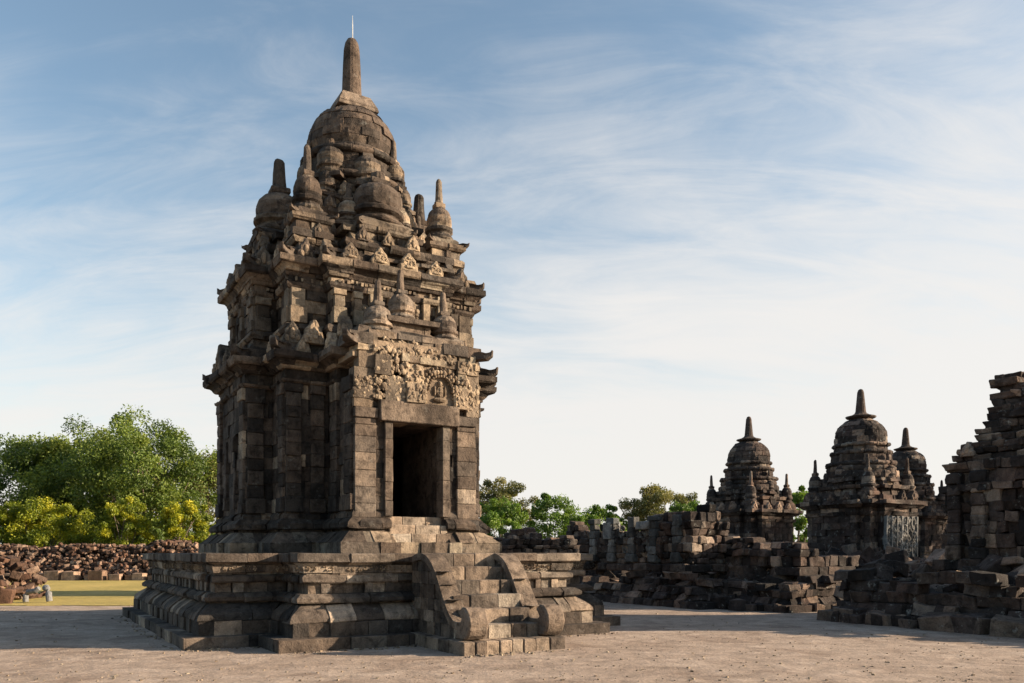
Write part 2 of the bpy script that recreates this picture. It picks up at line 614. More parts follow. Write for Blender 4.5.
def stupa_meshes(R, r, h_body, h_spire, mat, broken=False):
    """returns (bell mesh, spire mesh, z of the spire's foot)"""
    mb = MB()
    s = r; z = 0
    tones = [rt(R, 0.15, 0.7) for _ in range(40)]
    ex = 4.2 if broken else 2.6
    # square seat, lotus cushion, bell
    k = h_body
    prof_sq = [(s * 1.02, 0), (s * 1.02, k * 0.10), (s * 0.86, k * 0.16)]
    mb.solid_strip([[(x * o, y * o, zz) for x, y in ((-1, -1), (1, -1), (1, 1), (-1, 1))] for o, zz in prof_sq], tones[0])
    pr = [(s * 0.92, k * 0.13)] + [(s * (0.92 + 0.10 * sin(pi * t / 4)), k * (0.14 + 0.12 * t / 4)) for t in range(5)]
    pr += [(s * 0.80, k * 0.27), (s * 0.80, k * 0.32), (s * 0.97, k * 0.36), (s * 0.97, k * 0.43), (s * 0.86, k * 0.46)]
    for t in range(9):
        a = t / 8
        pr.append((s * (0.86 + 0.06 * sin(a * pi * 0.6)) * max(0.34, math.sqrt(max(0, 1 - (a * 0.97) ** ex))), k * (0.47 + 0.45 * a)))
    mb.lathe(pr, seg=18, tonef=lambda i: tones[1 + i // 3], R=R, jit=0.022)
    hs = s * 0.36
    mb.solid_strip([[(x * o, y * o, zz) for x, y in ((-1, -1), (1, -1), (1, 1), (-1, 1))] for o, zz in ((hs * 0.85, k * 0.90), (hs, k * 0.93), (hs, k * 1.0), (hs * 0.8, k * 1.02))], tones[20])
    body = mb.mesh('small_stupa', mat)
    ms = MB()
    hh = h_spire * (0.3 if broken else 1)
    r0 = s * 0.27
    pr = [(r0 * 1.15, 0), (r0 * 1.15, hh * 0.05), (r0, hh * 0.08), (r0 * (0.72 if not broken else 0.9), hh * 0.88), (r0 * 0.55, hh * 0.96), (r0 * 0.2, hh)]
    ms.lathe(pr, seg=12, tonef=lambda i: tones[25], R=R, jit=0.02)
    return body, ms.mesh('spire', mat), k * 1.01


def put_mesh(name, me, parent, loc, rz=0.0, scale=None, bevel=0.0):
    o = bpy.data.objects.new(name, me); COL.objects.link(o)
    o.parent = parent; o.location = loc; o.rotation_euler = (0, 0, rz)
    if scale is not None: o.scale = (scale,) * 3 if isinstance(scale, (int, float)) else scale
    if bevel: erode(o, bevel, 1, 'fine', 0.05)
    elif name in ('antefix', 'small_stupa', 'spire'): erode(o, 0, 1, 'fine', 0.05)
    return o


SR = random.Random(5)


def put_stupa(parent, meshes, loc, rz=0.0, scale=1.0):
    body, spire, zs = SR.choice(meshes) if isinstance(meshes, list) else meshes
    b = put_mesh('small_stupa', body, parent, loc, rz, scale, bevel=0.012)
    b.rotation_euler = (SR.gauss(0, 0.018), SR.gauss(0, 0.018), rz + SR.uniform(-0.1, 0.1))
    put_mesh('spire', spire, b, (0, 0, zs))
    return b


def relief(mb, x0, x1, z0, z1, place, R, dens=26, big=0.09, tone=(0.5, 0.9)):
    """a field of carved lumps; place(x, depth, z) -> 3-D point in the thing's space"""
    area = (x1 - x0) * (z1 - z0)
    for _ in range(int(area * dens * 8)):
        x = R.uniform(x0, x1); z = R.uniform(z0, z1); r = R.uniform(0.35, 1.0) * big
        sx, sz = r * R.uniform(0.6, 1.3), r * R.uniform(0.6, 1.5)
        p = place(x, 0.0, z)
        f = place(x, 1.0, z)
        nx, ny = f[0] - p[0], f[1] - p[1]
        rot = Matrix.Rotation(math.atan2(ny, nx) + pi / 2, 4, 'Z')
        m4 = Matrix.Translation(p) @ rot @ Matrix.Rotation(R.uniform(-0.7, 0.7), 4, 'Y')
        mb.blob((0, 0, 0), (sx, r * R.uniform(0.5, 0.9), sz), (R.uniform(*tone), 0.1, 0.5, 1), R, seg=6, rings=4, jit=0.15, M4=m4)


# ================================================================== GROUND
YAW = 0.546
U = Vector((cos(YAW), sin(YAW))); V = Vector((-sin(YAW), cos(YAW)))


def ground_material():
    t = NT('sandy_dirt')
    geo = t.add('ShaderNodeNewGeometry'); pos = geo.outputs['Position']
    n1 = t.noise(pos, 0.35, 6, 0.6, 0.4)
    n2 = t.noise(pos, 2.6, 7, 0.7)
    n3 = t.noise(pos, 22, 5, 0.75)
    c = t.ramp(n1, [(0.3, (0.30, 0.23, 0.182)), (0.55, (0.365, 0.285, 0.228)), (0.75, (0.43, 0.345, 0.28))])
    mp = t.add('ShaderNodeMapping', Vector=pos); mp.inputs['Scale'].default_value = (0.6, 1.1, 1)
    streak = t.noise(mp.outputs[0], 1.4, 5, 0.6, 0.6)
    c = t.mix(c, (0.52, 0.42, 0.35), t.ramp(streak, [(0.50, 0.0), (0.72, 0.5)]))
    n6 = t.noise(pos, 0.8, 6, 0.65, 0.8)
    c = t.mix(c, t.mix(c, (0.66, 0.62, 0.60), 1.0, 'MULTIPLY'), t.ramp(n6, [(0.50, 0.0), (0.64, 0.8)]))
    c = t.mix(c, t.ramp(n2, [(0.3, 0.62), (0.7, 1.22)]), 0.95, 'MULTIPLY')
    c = t.mix(c, t.ramp(n3, [(0.3, 0.5), (0.7, 1.38)]), 0.85, 'MULTIPLY')
    vo = t.add('ShaderNodeTexVoronoi', Vector=pos); vo.inputs['Scale'].default_value = 9
    spots = t.ramp(vo.outputs['Distance'], [(0.03, 0.7), (0.09, 0.0)])
    c = t.mix(c, (0.16, 0.12, 0.10), t.mix((0, 0, 0), spots, t.ramp(n2, [(0.5, 0.0), (0.6, 1.0)])))
    t.put(t.b, 'Base Color', c)
    t.b.inputs['Roughness'].default_value = 0.95
    t.b.inputs['Specular IOR Level'].default_value = 0.15
    b = t.bump(n2, 0.6, 0.08)
    b = t.bump(n3, 0.55, 0.02, b)
    b = t.bump(t.noise(pos, 110, 3, 0.7), 0.4, 0.008, b)
    t.put(t.b, 'Normal', b)
    return t.m


def lawn_material():
    t = NT('dry_lawn')
    geo = t.add('ShaderNodeNewGeometry'); pos = geo.outputs['Position']
    n1 = t.noise(pos, 0.25, 5, 0.6); n2 = t.noise(pos, 4, 5, 0.7); n3 = t.noise(pos, 40, 3, 0.7)
    c = t.ramp(n1, [(0.3, (0.27, 0.215, 0.045)), (0.6, (0.40, 0.30, 0.08)), (0.8, (0.50, 0.35, 0.12))])
    c = t.mix(c, t.ramp(n2, [(0.3, 0.7), (0.7, 1.25)]), 0.9, 'MULTIPLY')
    c = t.mix(c, t.ramp(n3, [(0.3, 0.6), (0.7, 1.3)]), 0.7, 'MULTIPLY')
    t.put(t.b, 'Base Color', c); t.b.inputs['Roughness'].default_value = 0.9
    t.put(t.b, 'Normal', t.bump(n3, 0.8, 0.05))
    return t.m


def grid_sheet(name, x0, x1, y0, y1, nx, ny, z, mat, hfun=None):
    mb = MB()
    for j in range(ny + 1):
        for i in range(nx + 1):
            x = x0 + (x1 - x0) * i / nx; y = y0 + (y1 - y0) * j / ny
            mb.v.append((x, y, z + (hfun(x, y) if hfun else 0)))
    for j in range(ny):
        for i in range(nx):
            a = j * (nx + 1) + i
            mb.face((a, a + 1, a + nx + 2, a + nx + 1), (0.5, 0.5, 0.5, 1))
    return mb.build(name, mat, smooth=True)


g = MB()
g.v += [(-900, -60, 0), (900, -60, 0), (900, 1500, 0), (-900, 1500, 0)]; g.face((0, 1, 2, 3), (0.5, 0.5, 0.5, 1))
tag(g.build('ground', ground_material()), kind='structure')
lawn = MB()
R = random.Random(3)
pts = []
for i in range(60):      # uneven near edge, straight far edge
    x = -62 + 60.0 * i / 59
    pts.append((x, 25.6 + 0.25 * mnoise.noise(Vector((x * 0.6, 0, 0))) + 0.12 * mnoise.noise(Vector((x * 2.3, 4, 0)))))
pts += [(-2, 58), (-62, 58)]
lawn.prism(pts, -0.02, 0.018, (0.5, 0.5, 0.5, 1))
tag(lawn.build('lawn', lawn_material()), kind='structure')

# loose pebbles on the dirt
R = random.Random(11)
pb = MB()
for _ in range(1500):
    y = 10.5 + 16 * R.random() ** 1.6
    x = R.uniform(-0.72, 0.72) * y
    s = R.choice((0.005, 0.007, 0.009, 0.014)) * R.uniform(0.7, 1.3)
    pb.hull8(Matrix.Translation((x, y, s * 0.4)) @ Matrix.Rotation(R.uniform(0, 6), 4, 'Z'), s * R.uniform(0.7, 1.4), s, s * 0.7, rt(R, 0.55, 1.0), R, 0.3)
for _ in range(380):      # grit gathered along the foot of the plinth
    e = R.choice((((-4.75, -4.75), (-3.45, -4.75)), ((-3.45, -6.02), (-1.05, -6.02)), ((-4.75, -4.75), (-4.75, 4.7)), ((-1.05, -7.88), (1.05, -7.88)), ((1.05, -6.02), (3.5, -6.02))))
    f = R.random(); lx = e[0][0] + (e[1][0] - e[0][0]) * f; ly = e[0][1] + (e[1][1] - e[0][1]) * f
    d_ = abs(R.gauss(0, 0.13))
    if e[0][0] == e[1][0]: lx -= d_
    else: ly -= d_
    s = R.choice((0.005, 0.008, 0.012, 0.02)) * R.uniform(0.7, 1.3)
    x = -3.98 + U.x * lx + V.x * ly; y = 20.24 + U.y * lx + V.y * ly
    pb.hull8(Matrix.Translation((x, y, s * 0.4)) @ Matrix.Rotation(R.uniform(0, 6), 4, 'Z'), s * R.uniform(0.7, 1.4), s, s * 0.7, rt(R, 0.3, 0.9), R, 0.3)
tag(pb.build('gravel', M['relief']), 'scattered pebbles lying on the sandy ground before the temple', 'gravel', kind='stuff')

# ================================================================== MAIN TEMPLE
TC = Vector((-3.98, 20.24))
temple = thing('temple', 'tall complete grey stone temple with bell roof, spire, dark doorway and curved front staircase', 'temple', (TC.x, TC.y, 0), YAW)
R = random.Random(21)
PH = 1.65

# ---- platform
S, W, F = 4.03, 2.77, 5.29
pp = [(-S, -S), (-W, -S), (-W, -F), (W, -F), (W, -S), (S, -S), (S, S), (-S, S)]
mb = MB()
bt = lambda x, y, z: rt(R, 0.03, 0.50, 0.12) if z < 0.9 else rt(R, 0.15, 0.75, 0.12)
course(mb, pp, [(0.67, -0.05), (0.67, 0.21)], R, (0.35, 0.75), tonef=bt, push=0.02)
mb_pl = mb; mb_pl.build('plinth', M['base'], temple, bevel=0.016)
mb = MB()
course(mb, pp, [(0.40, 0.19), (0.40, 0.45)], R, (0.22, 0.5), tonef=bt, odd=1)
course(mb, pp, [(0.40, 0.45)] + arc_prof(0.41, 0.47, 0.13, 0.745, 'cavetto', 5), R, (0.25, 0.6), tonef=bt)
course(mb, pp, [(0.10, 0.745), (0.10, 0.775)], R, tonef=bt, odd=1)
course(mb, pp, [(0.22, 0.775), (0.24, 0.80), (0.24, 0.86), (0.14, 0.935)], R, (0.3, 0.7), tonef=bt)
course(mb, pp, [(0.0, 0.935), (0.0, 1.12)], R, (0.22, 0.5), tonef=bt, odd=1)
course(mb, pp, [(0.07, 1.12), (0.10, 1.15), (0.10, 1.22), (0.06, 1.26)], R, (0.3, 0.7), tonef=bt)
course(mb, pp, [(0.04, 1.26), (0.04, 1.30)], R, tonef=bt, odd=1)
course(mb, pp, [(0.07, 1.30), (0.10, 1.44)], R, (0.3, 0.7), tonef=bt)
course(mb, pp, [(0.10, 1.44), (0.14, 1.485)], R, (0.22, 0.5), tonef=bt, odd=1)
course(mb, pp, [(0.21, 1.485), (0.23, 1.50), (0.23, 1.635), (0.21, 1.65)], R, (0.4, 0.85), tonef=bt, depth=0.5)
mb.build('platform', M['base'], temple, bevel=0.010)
# paving of the terrace (fills the middle)
mb = MB(); mb.prism(off_poly(pp, -0.05), 1.50, 1.642, (0.55, 0.3, 0.5, 1)); mb.build('terrace', M['base'], temple)
# little pilaster blocks in the dado
mb = MB()
for (x, y, a) in edge_spots(pp, 0.0, 0.42, 0.12):
    if R.random() < 0.25 or (abs(x) < 1.0 and y < -5): continue
    d = Vector((cos(a), sin(a))); nn = Vector((d.y, -d.x))
    w = R.uniform(0.05, 0.10)
    c = Vector((x, y)) + nn * 0.005
    q = [c - d * w, c + d * w, c + d * w + nn * 0.05, c - d * w + nn * 0.05]
    mb.prism([(p.x, p.y) for p in reversed(q)][::-1], 0.937, 1.118, rt(R, 0.3, 0.8, 0.2))
mb.build('dado_blocks', M['base'], temple, bevel=0.006)
# carved frieze : a chain of lozenges and rosettes
mb = MB()
for ei in (0, 2, 4, 7, 1):
    for (x, y, a) in edge_spots(pp, 0.088, 0.105, 0.04, edges=[ei]):
        if abs(x) < 0.95 and y < -5: continue
        if mnoise.noise(Vector((x * 1.3, y * 1.3, 5))) < -0.25: continue
        rot = Matrix.Translation((x, y, 1.37)) @ Matrix.Rotation(a, 4, 'Z')
        tone = (R.uniform(0.35, 0.95), 0.0, 0.5, 1)
        if R.random() < 0.12: continue
        a0 = R.uniform(0, 6)
        for k in range(6):
            t_ = a0 + k * 1.0; rr = 0.016 + 0.005 * k
            if R.random() < 0.15: continue
            mb.blob((rr * cos(t_) + R.gauss(0, .006), 0, rr * 1.25 * sin(t_) + R.gauss(0, .006)), (R.uniform(.011, .022), 0.03, R.uniform(.011, .022)), tone, R, seg=5, rings=3, jit=0.2, M4=rot)
mb.build('frieze', M['relief'], temple)

# ---- staircase
stair = bpy.data.objects.new('staircase', None); COL.objects.link(stair); stair.parent = temple
RW, SWI = 0.30, 0.98       # rail thickness, half width
mb = MB()
x = -SWI - 0.02
while x < SWI:
    w = R.uniform(0.18, 0.34)
    x1 = min(SWI + 0.02, x + w)
    if SWI + 0.02 - x1 < 0.1: x1 = SWI + 0.02
    mb.box(x + 0.004, x1 - 0.004, -7.81 + R.gauss(0, 0.012), -7.2, -0.05, 0.215 + R.uniform(-0.006, 0.006), rt(R, 0.35, 0.8, 0.2), 0.006, R)
    x = x1
# side plinth blocks beneath the rails
for sx in (-1, 1):
    y = -7.30
    while y < -5.9:
        y1 = y + R.uniform(0.3, 0.5)
        x0, x1 = sorted((sx * (SWI + 0.03), sx * (SWI - RW)))
        mb.box(x0, x1, y + 0.004, min(y1, -5.7), -0.05, 0.21, rt(R), 0.005, R); y = y1
mb.build('stair_plinth', M['base'], stair, bevel=0.016)
NR = 6
for k in range(NR):
    mb = MB()
    z0, z1 = 0.21 + 0.24 * k, 0.21 + 0.24 * (k + 1)
    yf = -7.45 + 0.305 * k
    x = -(SWI - RW) - 0.01
    while x < SWI - RW:
        x1 = x + R.uniform(0.3, 0.6)
        if SWI - RW - x1 < 0.2: x1 = SWI - RW + 0.01
        mb.box(x + 0.003, min(x1, SWI - RW + 0.01) - 0.003, yf + R.gauss(0, 0.008), -5.3 if k == NR - 1 else yf + 0.75, z0 - (0.1 if k else 0.02), z1 - (0.004 if k == NR - 1 else R.uniform(0, 0.012)), rt(R, 0.35, 0.75, 0.25), 0.006, R)
        x = x1
    mb.build('step', M['base'], stair, bevel=0.014)
# balustrades: solid cheek of blocks below an S-curved rail that ends in a volute
rail = [(-5.50, 1.60), (-5.74, 1.655), (-5.98, 1.66), (-6.22, 1.58), (-6.42, 1.42), (-6.60, 1.18), (-6.76, 0.93), (-6.92, 0.72), (-7.08, 0.57), (-7.22, 0.50), (-7.38, 0.50)]


def rail_z(y):
    for (ya, za), (yb, zb) in zip(rail, rail[1:]):
        if yb <= y <= ya: return za + (zb - za) * (ya - y) / (ya - yb)
    return rail[-1][1] if y < rail[-1][0] else rail[0][1]


for sx in (-1, 1):
    SH = 0.14 if sx < 0 else 0.0
    xo, xi = sx * SWI + SH, sx * (SWI - RW) + SH
    xa, xb = min(xo, xi) + 0.02, max(xo, xi) - 0.02
    bal = bpy.data.objects.new('balustrade', None); COL.objects.link(bal); bal.parent = stair
    mb = MB()
    # cheek blocks, course by course, cut under the curve
    z = 0.205
    while z < 1.6:
        h = R.uniform(0.2, 0.28)
        y = -5.42
        while y > -7.4:
            y1 = y - R.uniform(0.22, 0.42)
            zt0, zt1 = rail_z(y) - 0.09, rail_z(max(y1, -7.38)) - 0.09
            if max(zt0, zt1) > z + 0.03:
                n = 4; rings = []
                ys = [y - (y - max(y1, -7.4)) * i / n for i in range(n + 1)]
                px = R.gauss(0, 0.008)
                for yy in ys:
                    zt = max(z + 0.005, min(z + h - 0.004, rail_z(yy) - 0.09))
                    yj = yy - 0.004 if yy == ys[0] else (yy + 0.004 if yy == ys[-1] else yy)
                    rings.append([(xa + px, yj, z), (xb + px, yj, z), (xb + px, yj, zt), (xa + px, yj, zt)])
                mb.solid_strip(rings, rt(R, 0.25, 0.7, 0.12))
            y = y1
        z += h
    mb.build('balustrade', M['base'], stair, bevel=0.009)
    COL.objects.unlink(bal); bpy.data.objects.remove(bal)
    # curved coping, in stones
    cop = MB()
    pts = []
    for i in range(len(rail) - 1):
        for q in range(3):
            t = q / 3
            pts.append((rail[i][0] + (rail[i + 1][0] - rail[i][0]) * t, rail[i][1] + (rail[i + 1][1] - rail[i][1]) * t))
    # smooth
    for _ in range(4):
        pts = [pts[0]] + [((pts[i - 1][0] + 2 * pts[i][0] + pts[i + 1][0]) / 4, (pts[i - 1][1] + 2 * pts[i][1] + pts[i + 1][1]) / 4) for i in range(1, len(pts) - 1)] + [pts[-1]]
    # hook and volute: the rail rises again and rolls up at its foot
    hook = [(-7.33, 0.535), (-7.39, 0.565), (-7.435, 0.62), (-7.445, 0.69), (-7.415, 0.745)]
    rings = []; stones = []
    def sect(i, P, th):
        a = P[max(0, i - 1)]; b = P[min(len(P) - 1, i + 1)]
        d = Vector((b[0] - a[0], b[1] - a[1])).normalized(); nn = Vector((d.y, -d.x))
        top = (P[i][0], P[i][1]); bot = (P[i][0] - nn.x * th, P[i][1] - nn.y * th)
        return top, bot
    cur = []
    xw0, xw1 = min(xo, xi) - 0.025, max(xo, xi) + 0.025
    for i in range(len(pts)):
        top, bot = sect(i, pts, 0.125)
        loop = [(xw0, bot[0], bot[1]), (xw0, top[0], top[1]), (xw1, top[0], top[1]), (xw1, bot[0], bot[1])]
        cur.append(loop)
        if i == len(pts) - 1:
            cop.solid_strip(cur, (R.uniform(0.5, 0.62), 0.1, 0.5, 1)); cur = [loop]
    # scroll (in the y-z plane)
    outl = []
    arc_c = (-7.53, 0.50)
    inner = [(-7.33, 0.495), (-7.41, 0.51), (-7.46, 0.55), (-7.48, 0.61), (-7.44, 0.665), (-7.375, 0.665), (-7.385, 0.72), (-7.47, 0.765)]
    outer = [(-7.57, 0.75), (-7.665, 0.69), (-7.73, 0.60), (-7.75, 0.50), (-7.735, 0.40), (-7.685, 0.30), (-7.60, 0.235), (-7.48, 0.215), (-7.25, 0.215)]
    poly = inner + outer
    poly = [(p[0] - 0.03, p[1]) if p[0] < -7.3 else p for p in poly]
    rings = [[(x_, p[0] if s_ == 1 else -7.5 + (p[0] + 7.5) * s_, p[1] if s_ == 1 else 0.5 + (p[1] - 0.5) * s_) for p in poly] for x_, s_ in ((xw0 - 0.01, 0.90), (xw0 + 0.02, 1), (xw1 - 0.02, 1), (xw1 + 0.01, 0.90))]
    cop.solid_strip(rings, (0.50, 0.1, 0.5, 1))
    cop.build('handrail', M['base'], stair, bevel=0.006)

# ---- body foot on the platform
A0, T0, B0, PF, Q0 = 2.30, 2.88, 1.32, 3.84, 1.36
bp = cross(A0, T0, B0, PF, Q0)
DW = 0.575
gd = [(0, Q0 - DW, Q0 + DW)]
Z = lambda h: PH + h
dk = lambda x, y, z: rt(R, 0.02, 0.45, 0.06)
mb = MB()
gs = [(0, Q0 - 0.62, Q0 + 0.62)]
course(mb, bp, [(0.42, Z(-0.01)), (0.42, Z(0.22))], R, (0.25, 0.55), tonef=bt, depth=0.5)
course(mb, bp, [(0.40, Z(0.22)), (0.16, Z(0.44))], R, (0.25, 0.55), tonef=bt, cpoly=cross(A0, T0, B0), gaps=gs, odd=1)
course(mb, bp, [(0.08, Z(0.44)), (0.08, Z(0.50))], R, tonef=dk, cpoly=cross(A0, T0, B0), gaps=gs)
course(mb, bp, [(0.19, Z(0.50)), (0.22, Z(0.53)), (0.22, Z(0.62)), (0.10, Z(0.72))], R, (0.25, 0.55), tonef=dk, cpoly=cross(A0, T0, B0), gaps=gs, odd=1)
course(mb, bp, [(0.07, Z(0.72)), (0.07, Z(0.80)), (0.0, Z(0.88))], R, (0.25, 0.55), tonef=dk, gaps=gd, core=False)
mb.build('foot_moulding', M['stone'], temple, bevel=0.012)
# threshold steps
mb = MB()
for (yf, z0, z1) in ((-4.10, 0.215, 0.40), (-3.96, 0.40, 0.58), (-3.74, 0.58, 0.76)):
    x = -0.66
    while x < 0.66:
        x1 = min(0.66, x + R.uniform(0.35, 0.6))
        if 0.66 - x1 < 0.15: x1 = 0.66
        mb.box(x + 0.003, x1 - 0.003, yf, -1.2, Z(z0 - 0.01), Z(z1), rt(R, 0.4, 0.8, 0.2), 0.004, R); x = x1
mb.build('threshold', M['base'], temple, bevel=0.012)

# ---- body walls (hollow behind the doorway)
mb = MB()
WT = 3.57
main = [p for p in bp]
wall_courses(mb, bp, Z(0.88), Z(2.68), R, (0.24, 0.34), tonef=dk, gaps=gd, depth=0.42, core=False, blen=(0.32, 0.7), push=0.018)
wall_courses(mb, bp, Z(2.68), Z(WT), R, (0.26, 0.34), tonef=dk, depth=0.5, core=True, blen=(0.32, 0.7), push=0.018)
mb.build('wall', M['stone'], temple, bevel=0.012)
# pilasters
mb = MB()


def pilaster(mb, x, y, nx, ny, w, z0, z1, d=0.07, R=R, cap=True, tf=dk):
    """stacked stones proud of the wall; (nx, ny) outward"""
    tx, ty = -ny, nx
    z = z0
    while z < z1 - 0.05:
        h = min(R.uniform(0.22, 0.36), z1 - z)
        if z1 - z - h < 0.12: h = z1 - z
        dd = d + R.gauss(0, 0.006); ww = w
        if cap and (z < z0 + 0.05 or z > z1 - 0.35): ww = w * 1.22; dd += 0.035
        q = [(x - tx * ww - nx * 0.1, y - ty * ww - ny * 0.1), (x + tx * ww - nx * 0.1, y + ty * ww - ny * 0.1), (x + tx * ww + nx * dd, y + ty * ww + ny * dd), (x - tx * ww + nx * dd, y - ty * ww + ny * dd)]
        mb.prism(q[::-1] if (nx * 1) is None else q[::-1], z + 0.003, z + h - 0.003, tf(x, y, z))
        z += h


for (x, y, nx, ny, w) in ((-A0 + 0.17, -A0, 0, -1, 0.16), (-1.62, -A0, 0, -1, 0.14), (-A0, -A0 + 0.17, -1, 0, 0.16), (-T0, -B0 + 0.18, -1, 0, 0.17), (-T0, B0 - 0.18, -1, 0, 0.17), (-T0 + 0.2, -B0, 0, -1, 0.17),
                          (A0 - 0.17, -A0, 0, -1, 0.16), (1.62, -A0, 0, -1, 0.14), (-Q0, -PF + 0.22, -1, 0, 0.2), (-Q0, -2.75, -1, 0, 0.2), (Q0, -PF + 0.22, 1, 0, 0.2), (A0, -A0 + .2, 1, 0, .16), (-A0, B0 + 0.3, -1, 0, .16)):
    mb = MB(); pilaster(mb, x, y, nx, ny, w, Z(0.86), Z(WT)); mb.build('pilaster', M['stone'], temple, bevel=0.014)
# niche frames on the left projection
for y in (-0.45, 0.45):
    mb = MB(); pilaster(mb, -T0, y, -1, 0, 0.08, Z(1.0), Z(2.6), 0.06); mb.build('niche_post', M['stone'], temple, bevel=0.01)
# porch pillars beside the door (lit) and narrow jambs
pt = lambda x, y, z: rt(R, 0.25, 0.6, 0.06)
for sx in (-1, 1):
    mb = MB()
    pilaster(mb, sx * (Q0 - 0.215), -PF, 0, -1, 0.225, Z(0.74), Z(2.72), 0.06, cap=False, tf=pt)
    # shelf under, capital over
    mb.box(min(sx * (Q0 + .02), sx * (Q0 - .47)), max(sx * (Q0 + .02), sx * (Q0 - .47)), -PF - 0.11, -PF + 0.1, Z(2.72), Z(2.92), pt(0, 0, 0), 0.006, R)
    mb.build('pillar', M['base'], temple, bevel=0.012)
fr = bpy.data.objects.new('door_frame', None); COL.objects.link(fr); fr.parent = temple
for sx in (-1, 1):
    frame = MB(); z = 0.76
    while z < 2.68:
        h = min(R.uniform(0.3, 0.5), 2.68 - z)
        if 2.68 - z - h < 0.15: h = 2.68 - z
        x0, x1 = sorted((sx * (DW - 0.01), sx * (DW + 0.16)))
        frame.box(x0, x1, -PF - 0.09 + R.gauss(0, 0.005), -PF + 0.22, Z(z + 0.002), Z(z + h - 0.002), rt(R, 0.3, 0.6, 0), 0.003, R)
        z += h
    frame.build('jamb', M['base'], fr, bevel=0.010)
lin = MB(); lin.box(-0.86, 0.92, -PF - 0.17, -PF + 0.4, Z(2.685), Z(3.10), (0.50, 0.25, 0.5, 1), 0.006, R)
lin.build('lintel', M['base'], fr, bevel=0.014)
# dark room behind the door
mb = MB(); tn = (0.25, 0.4, 0.5, 1)
mb.box(-1.0, -0.58, -3.45, -1.8, Z(0.5), Z(3.0), tn); mb.box(0.58, 1.0, -3.45, -1.8, Z(0.5), Z(3.0), tn)
mb.box(-1.6, -1.3, -1.8, 1.6, Z(0.5), Z(3.2), tn); mb.box(1.3, 1.6, -1.8, 1.6, Z(0.5), Z(3.2), tn); mb.box(-1.6, 1.6, 1.5, 1.8, Z(0.5), Z(3.2), tn)
mb.box(-0.45, 0.45, 0.7, 1.4, Z(0.7), Z(1.5), tn); mb.box(-1.3, 1.3, -1.82, 1.52, Z(0.4), Z(0.75), tn)
mb.build('chamber', M['stone'], temple)

# ---- carved field above the lintel (kala head and arch, worn to lumps)
mb = MB()
front = lambda yo: (lambda x, d, z: (x, -PF - yo - d * 0.1, z))
# backing stones, uneven and proud of each other
for (x0, x1, z0, z1, dy) in ((-1.42, -0.88, 3.10, 3.32, 0.10), (-1.40, -0.98, 2.92, 3.12, 0.08), (-1.40, -0.75, 3.32, 3.72, 0.09), (-0.75, -0.30, 3.10, 3.60, 0.13), (-0.30, 0.12, 3.10, 3.50, 0.20), (-0.32, 0.10, 3.50, 3.88, 0.16),
                              (0.12, 0.86, 3.10, 3.90, 0.08), (0.86, 1.12, 3.06, 3.50, 0.17), (0.90, 1.12, 3.50, 3.82, 0.12), (1.12, 1.42, 2.92, 3.9, 0.10), (-1.30, -0.30, 3.72, 4.1, 0.08), (-0.3, 0.9, 3.9, 4.32, 0.10), (0.9, 1.4, 3.82, 4.1, 0.13), (-0.98, -0.62, 3.6, 4.0, 0.17), (-1.0, -0.3, 4.1, 4.3, 0.12)):
    mb.box(x0 + .004, x1 - .004, -PF - dy, -PF + 0.2, Z(z0), Z(z1 - .004), rt(R, 0.15, 0.6, 0.08), 0.008, R)
for (x0, x1, z0, z1, yo) in ((-1.40, -1.0, 3.14, 3.55, 0.09), (-1.0, -0.32, 3.14, 3.62, 0.12), (-0.98, -0.35, 3.66, 4.2, 0.14), (1.12, 1.42, 2.95, 3.7, 0.10), (-0.3, 0.85, 3.93, 4.25, 0.10), (0.9, 1.4, 3.86, 4.05, 0.13)):
    relief(mb, x0, x1, Z(z0), Z(z1), front(yo), R, dens=30, big=0.058, tone=(0.45, 1.0))
z = 3.92
while z < 4.5:
    h = R.uniform(0.13, 0.2); hw = 1.42 - (z - 3.9) * 0.55
    x = -hw
    while x < hw:
        w = R.uniform(0.16, 0.42)
        if R.random() > 0.1: mb.box(x + .004, min(hw, x + w) - .004, -PF - R.uniform(0.02, 0.2) + (z - 3.9) * 0.35, -PF + 0.9, Z(z), Z(z + h + R.uniform(-.02, .03)), rt(R, 0.3, 0.85, 0.12), 0.012, R)
        x += w
    z += h
relief(mb, -1.2, 1.2, Z(4.1), Z(4.4), lambda x, d, z: (x, -PF - 0.02 - d * 0.1, z), R, dens=16, big=0.055, tone=(0.35, 0.9))
relief(mb, -0.28, 0.10, Z(3.14), Z(3.46), front(0.21), R, dens=24, big=0.05, tone=(0.3, 0.85))
relief(mb, -0.30, 0.10, Z(3.54), Z(3.86), front(0.17), R, dens=18, big=0.06, tone=(0.3, 0.85))
relief(mb, 0.88, 1.10, Z(3.1), Z(3.8), front(0.17), R, dens=20, big=0.05, tone=(0.3, 0.85))
